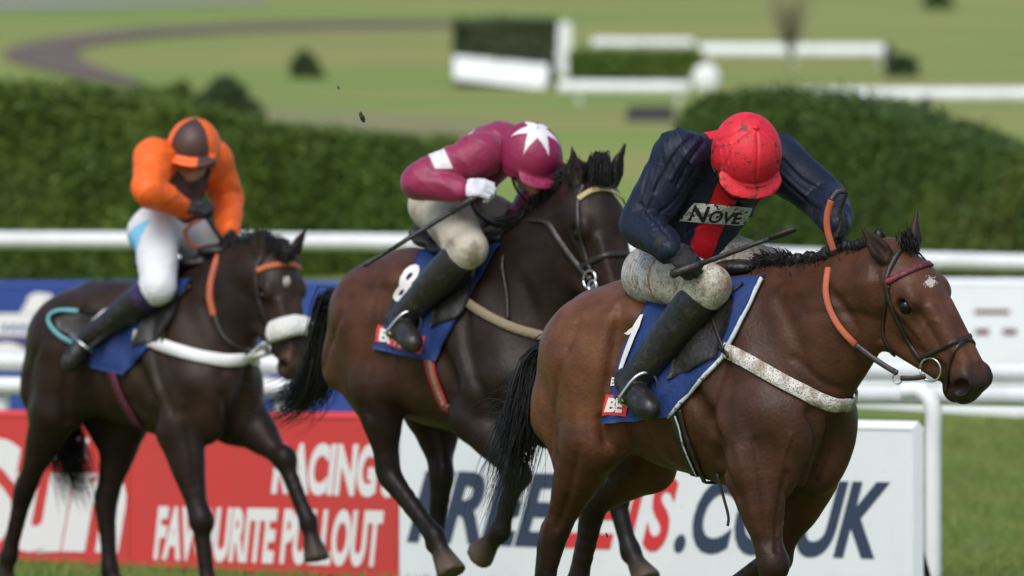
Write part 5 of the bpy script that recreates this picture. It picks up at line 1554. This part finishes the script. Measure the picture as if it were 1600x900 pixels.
strap(H, bg_, 'strap', [(212, 524), (260, 541), (310, 557), (360, 563), (395, 555), (418, 542)], .062, .009, m_web3, 'body', .01)
strap(H, bg_, 'neck_loop', [(256, 545), (262, 500), (276, 470), (300, 448)], .02, .006, m_bridle, None, .012)
tag(bg_, 'clean white breast girth across the chest of the last horse', 'breast girth', 'breast girths')
br_ = empty('bridle', fr3.w(H['head'][0]))
strap(H, br_, 'browband', [(402, 424), (420, 417), (440, 414), (470, 414)], .03, .008, m_orange, 'head')
strap(H, br_, 'cheekpiece', [(408, 402), (400, 424), (404, 465), (416, 500), (424, 540)], .022, .007, m_bridle, 'head')
rp, rn = cast_line(H, [(429, 518), (438, 515), (448, 512), (460, 509), (472, 506)], .018)
Pm_ = headmirror(H, rp); 
mb = MB(); k_ = heady(H, rp) < 0; full = np.r_[rp[k_], headmirror(H, rp[k_])[::-1]] if k_.sum() > 3 else rp
mb.tube(full, .058, 12, flat=.62, up=tuple(-H['fr'].R @ (H['head'][1] @ A([0, 0, 1.])))); mb.obj('sheepskin_noseband', m_fleece, br_)
pb = ring_at(H, br_, 'bit_ring', 421, 545, 9, m_steel, .006, .016)
hz_ = fr3.w(K['wl'])[1] - .08
line3(H, br_, 'rein', [(420, 545), (385, 548), (350, 528), (334, 492)], pb[1], hz_, .012, m_bridle)
line3(H, br_, 'rein_grip', [(334, 494), (327, 460), (334, 420), (346, 388)], hz_, hz_, .017, m_orange, .5)
line3(H, br_, 'rein_grip', [(346, 388), (318, 390), (296, 380), (289, 362), (300, 350), (312, 345)], hz_ - .02, fr3.w(K['wr'])[1] - .05, .012, m_orange, .6, body=False)
tag(br_, 'bridle with orange browband and thick white sheepskin noseband', 'bridle', 'bridles')
whip(K, fr3, (312, 322), (352, 384), fr3.w(K['wr'])[1] - .06, fr3.w(K['wl'])[1] - .12, 'short whip held upright by the orange jockey', .3)
mb = MB(); r_ = np.random.default_rng(4); o_, R_h, s_h = H['head']
for k in range(60):
    p, n_ = cast_px(H['bvh'], 447 + r_.normal(0, 2.2), 437 + r_.normal(0, 2.6), .002)
    if p is not None: mb.tube([p, p + H['fr'].R @ (R_h @ A([.02, 0, .003]))], [.003, .001], 3)
hair(H, 'star', m_pony, mb)

# ---- mud thrown up
m_mud = mat('mud', (.022, .018, .013), .85, bump=.5, bscale=60)
def clod(x, y, d, rp_, label, seed):
    r = np.random.default_rng(seed); c = at(x, y, d); s = rp_ * d / FPX; v = []
    for i in range(7):
        for j in range(9):
            th, ph = math.pi * i / 6, 2 * math.pi * j / 9; k = s * r.uniform(.7, 1.25)
            v.append(c + k * A([.6 * math.sin(th) * math.cos(ph) - .35 * math.cos(th), .6 * math.sin(th) * math.sin(ph), 1.1 * math.cos(th)]))
    o = make('mud_clod', v, [(i * 9 + j, (i + 1) * 9 + j, (i + 1) * 9 + (j + 1) % 9, i * 9 + (j + 1) % 9) for i in range(6) for j in range(9)], m_mud)
    rebase(o, c); return tag(o, label, 'mud clod', 'mud thrown up by the hooves')
clod(566, 183, 33.5, 7, 'dark mud clod in the air above the hedge, left of the maroon jockey', 1)
clod(529, 137, 34, 2.6, 'tiny mud speck high in the air over the hill grass', 2)
clod(948, 836, 31.5, 3.2, 'small mud speck in front of the red letters on the white board', 3)
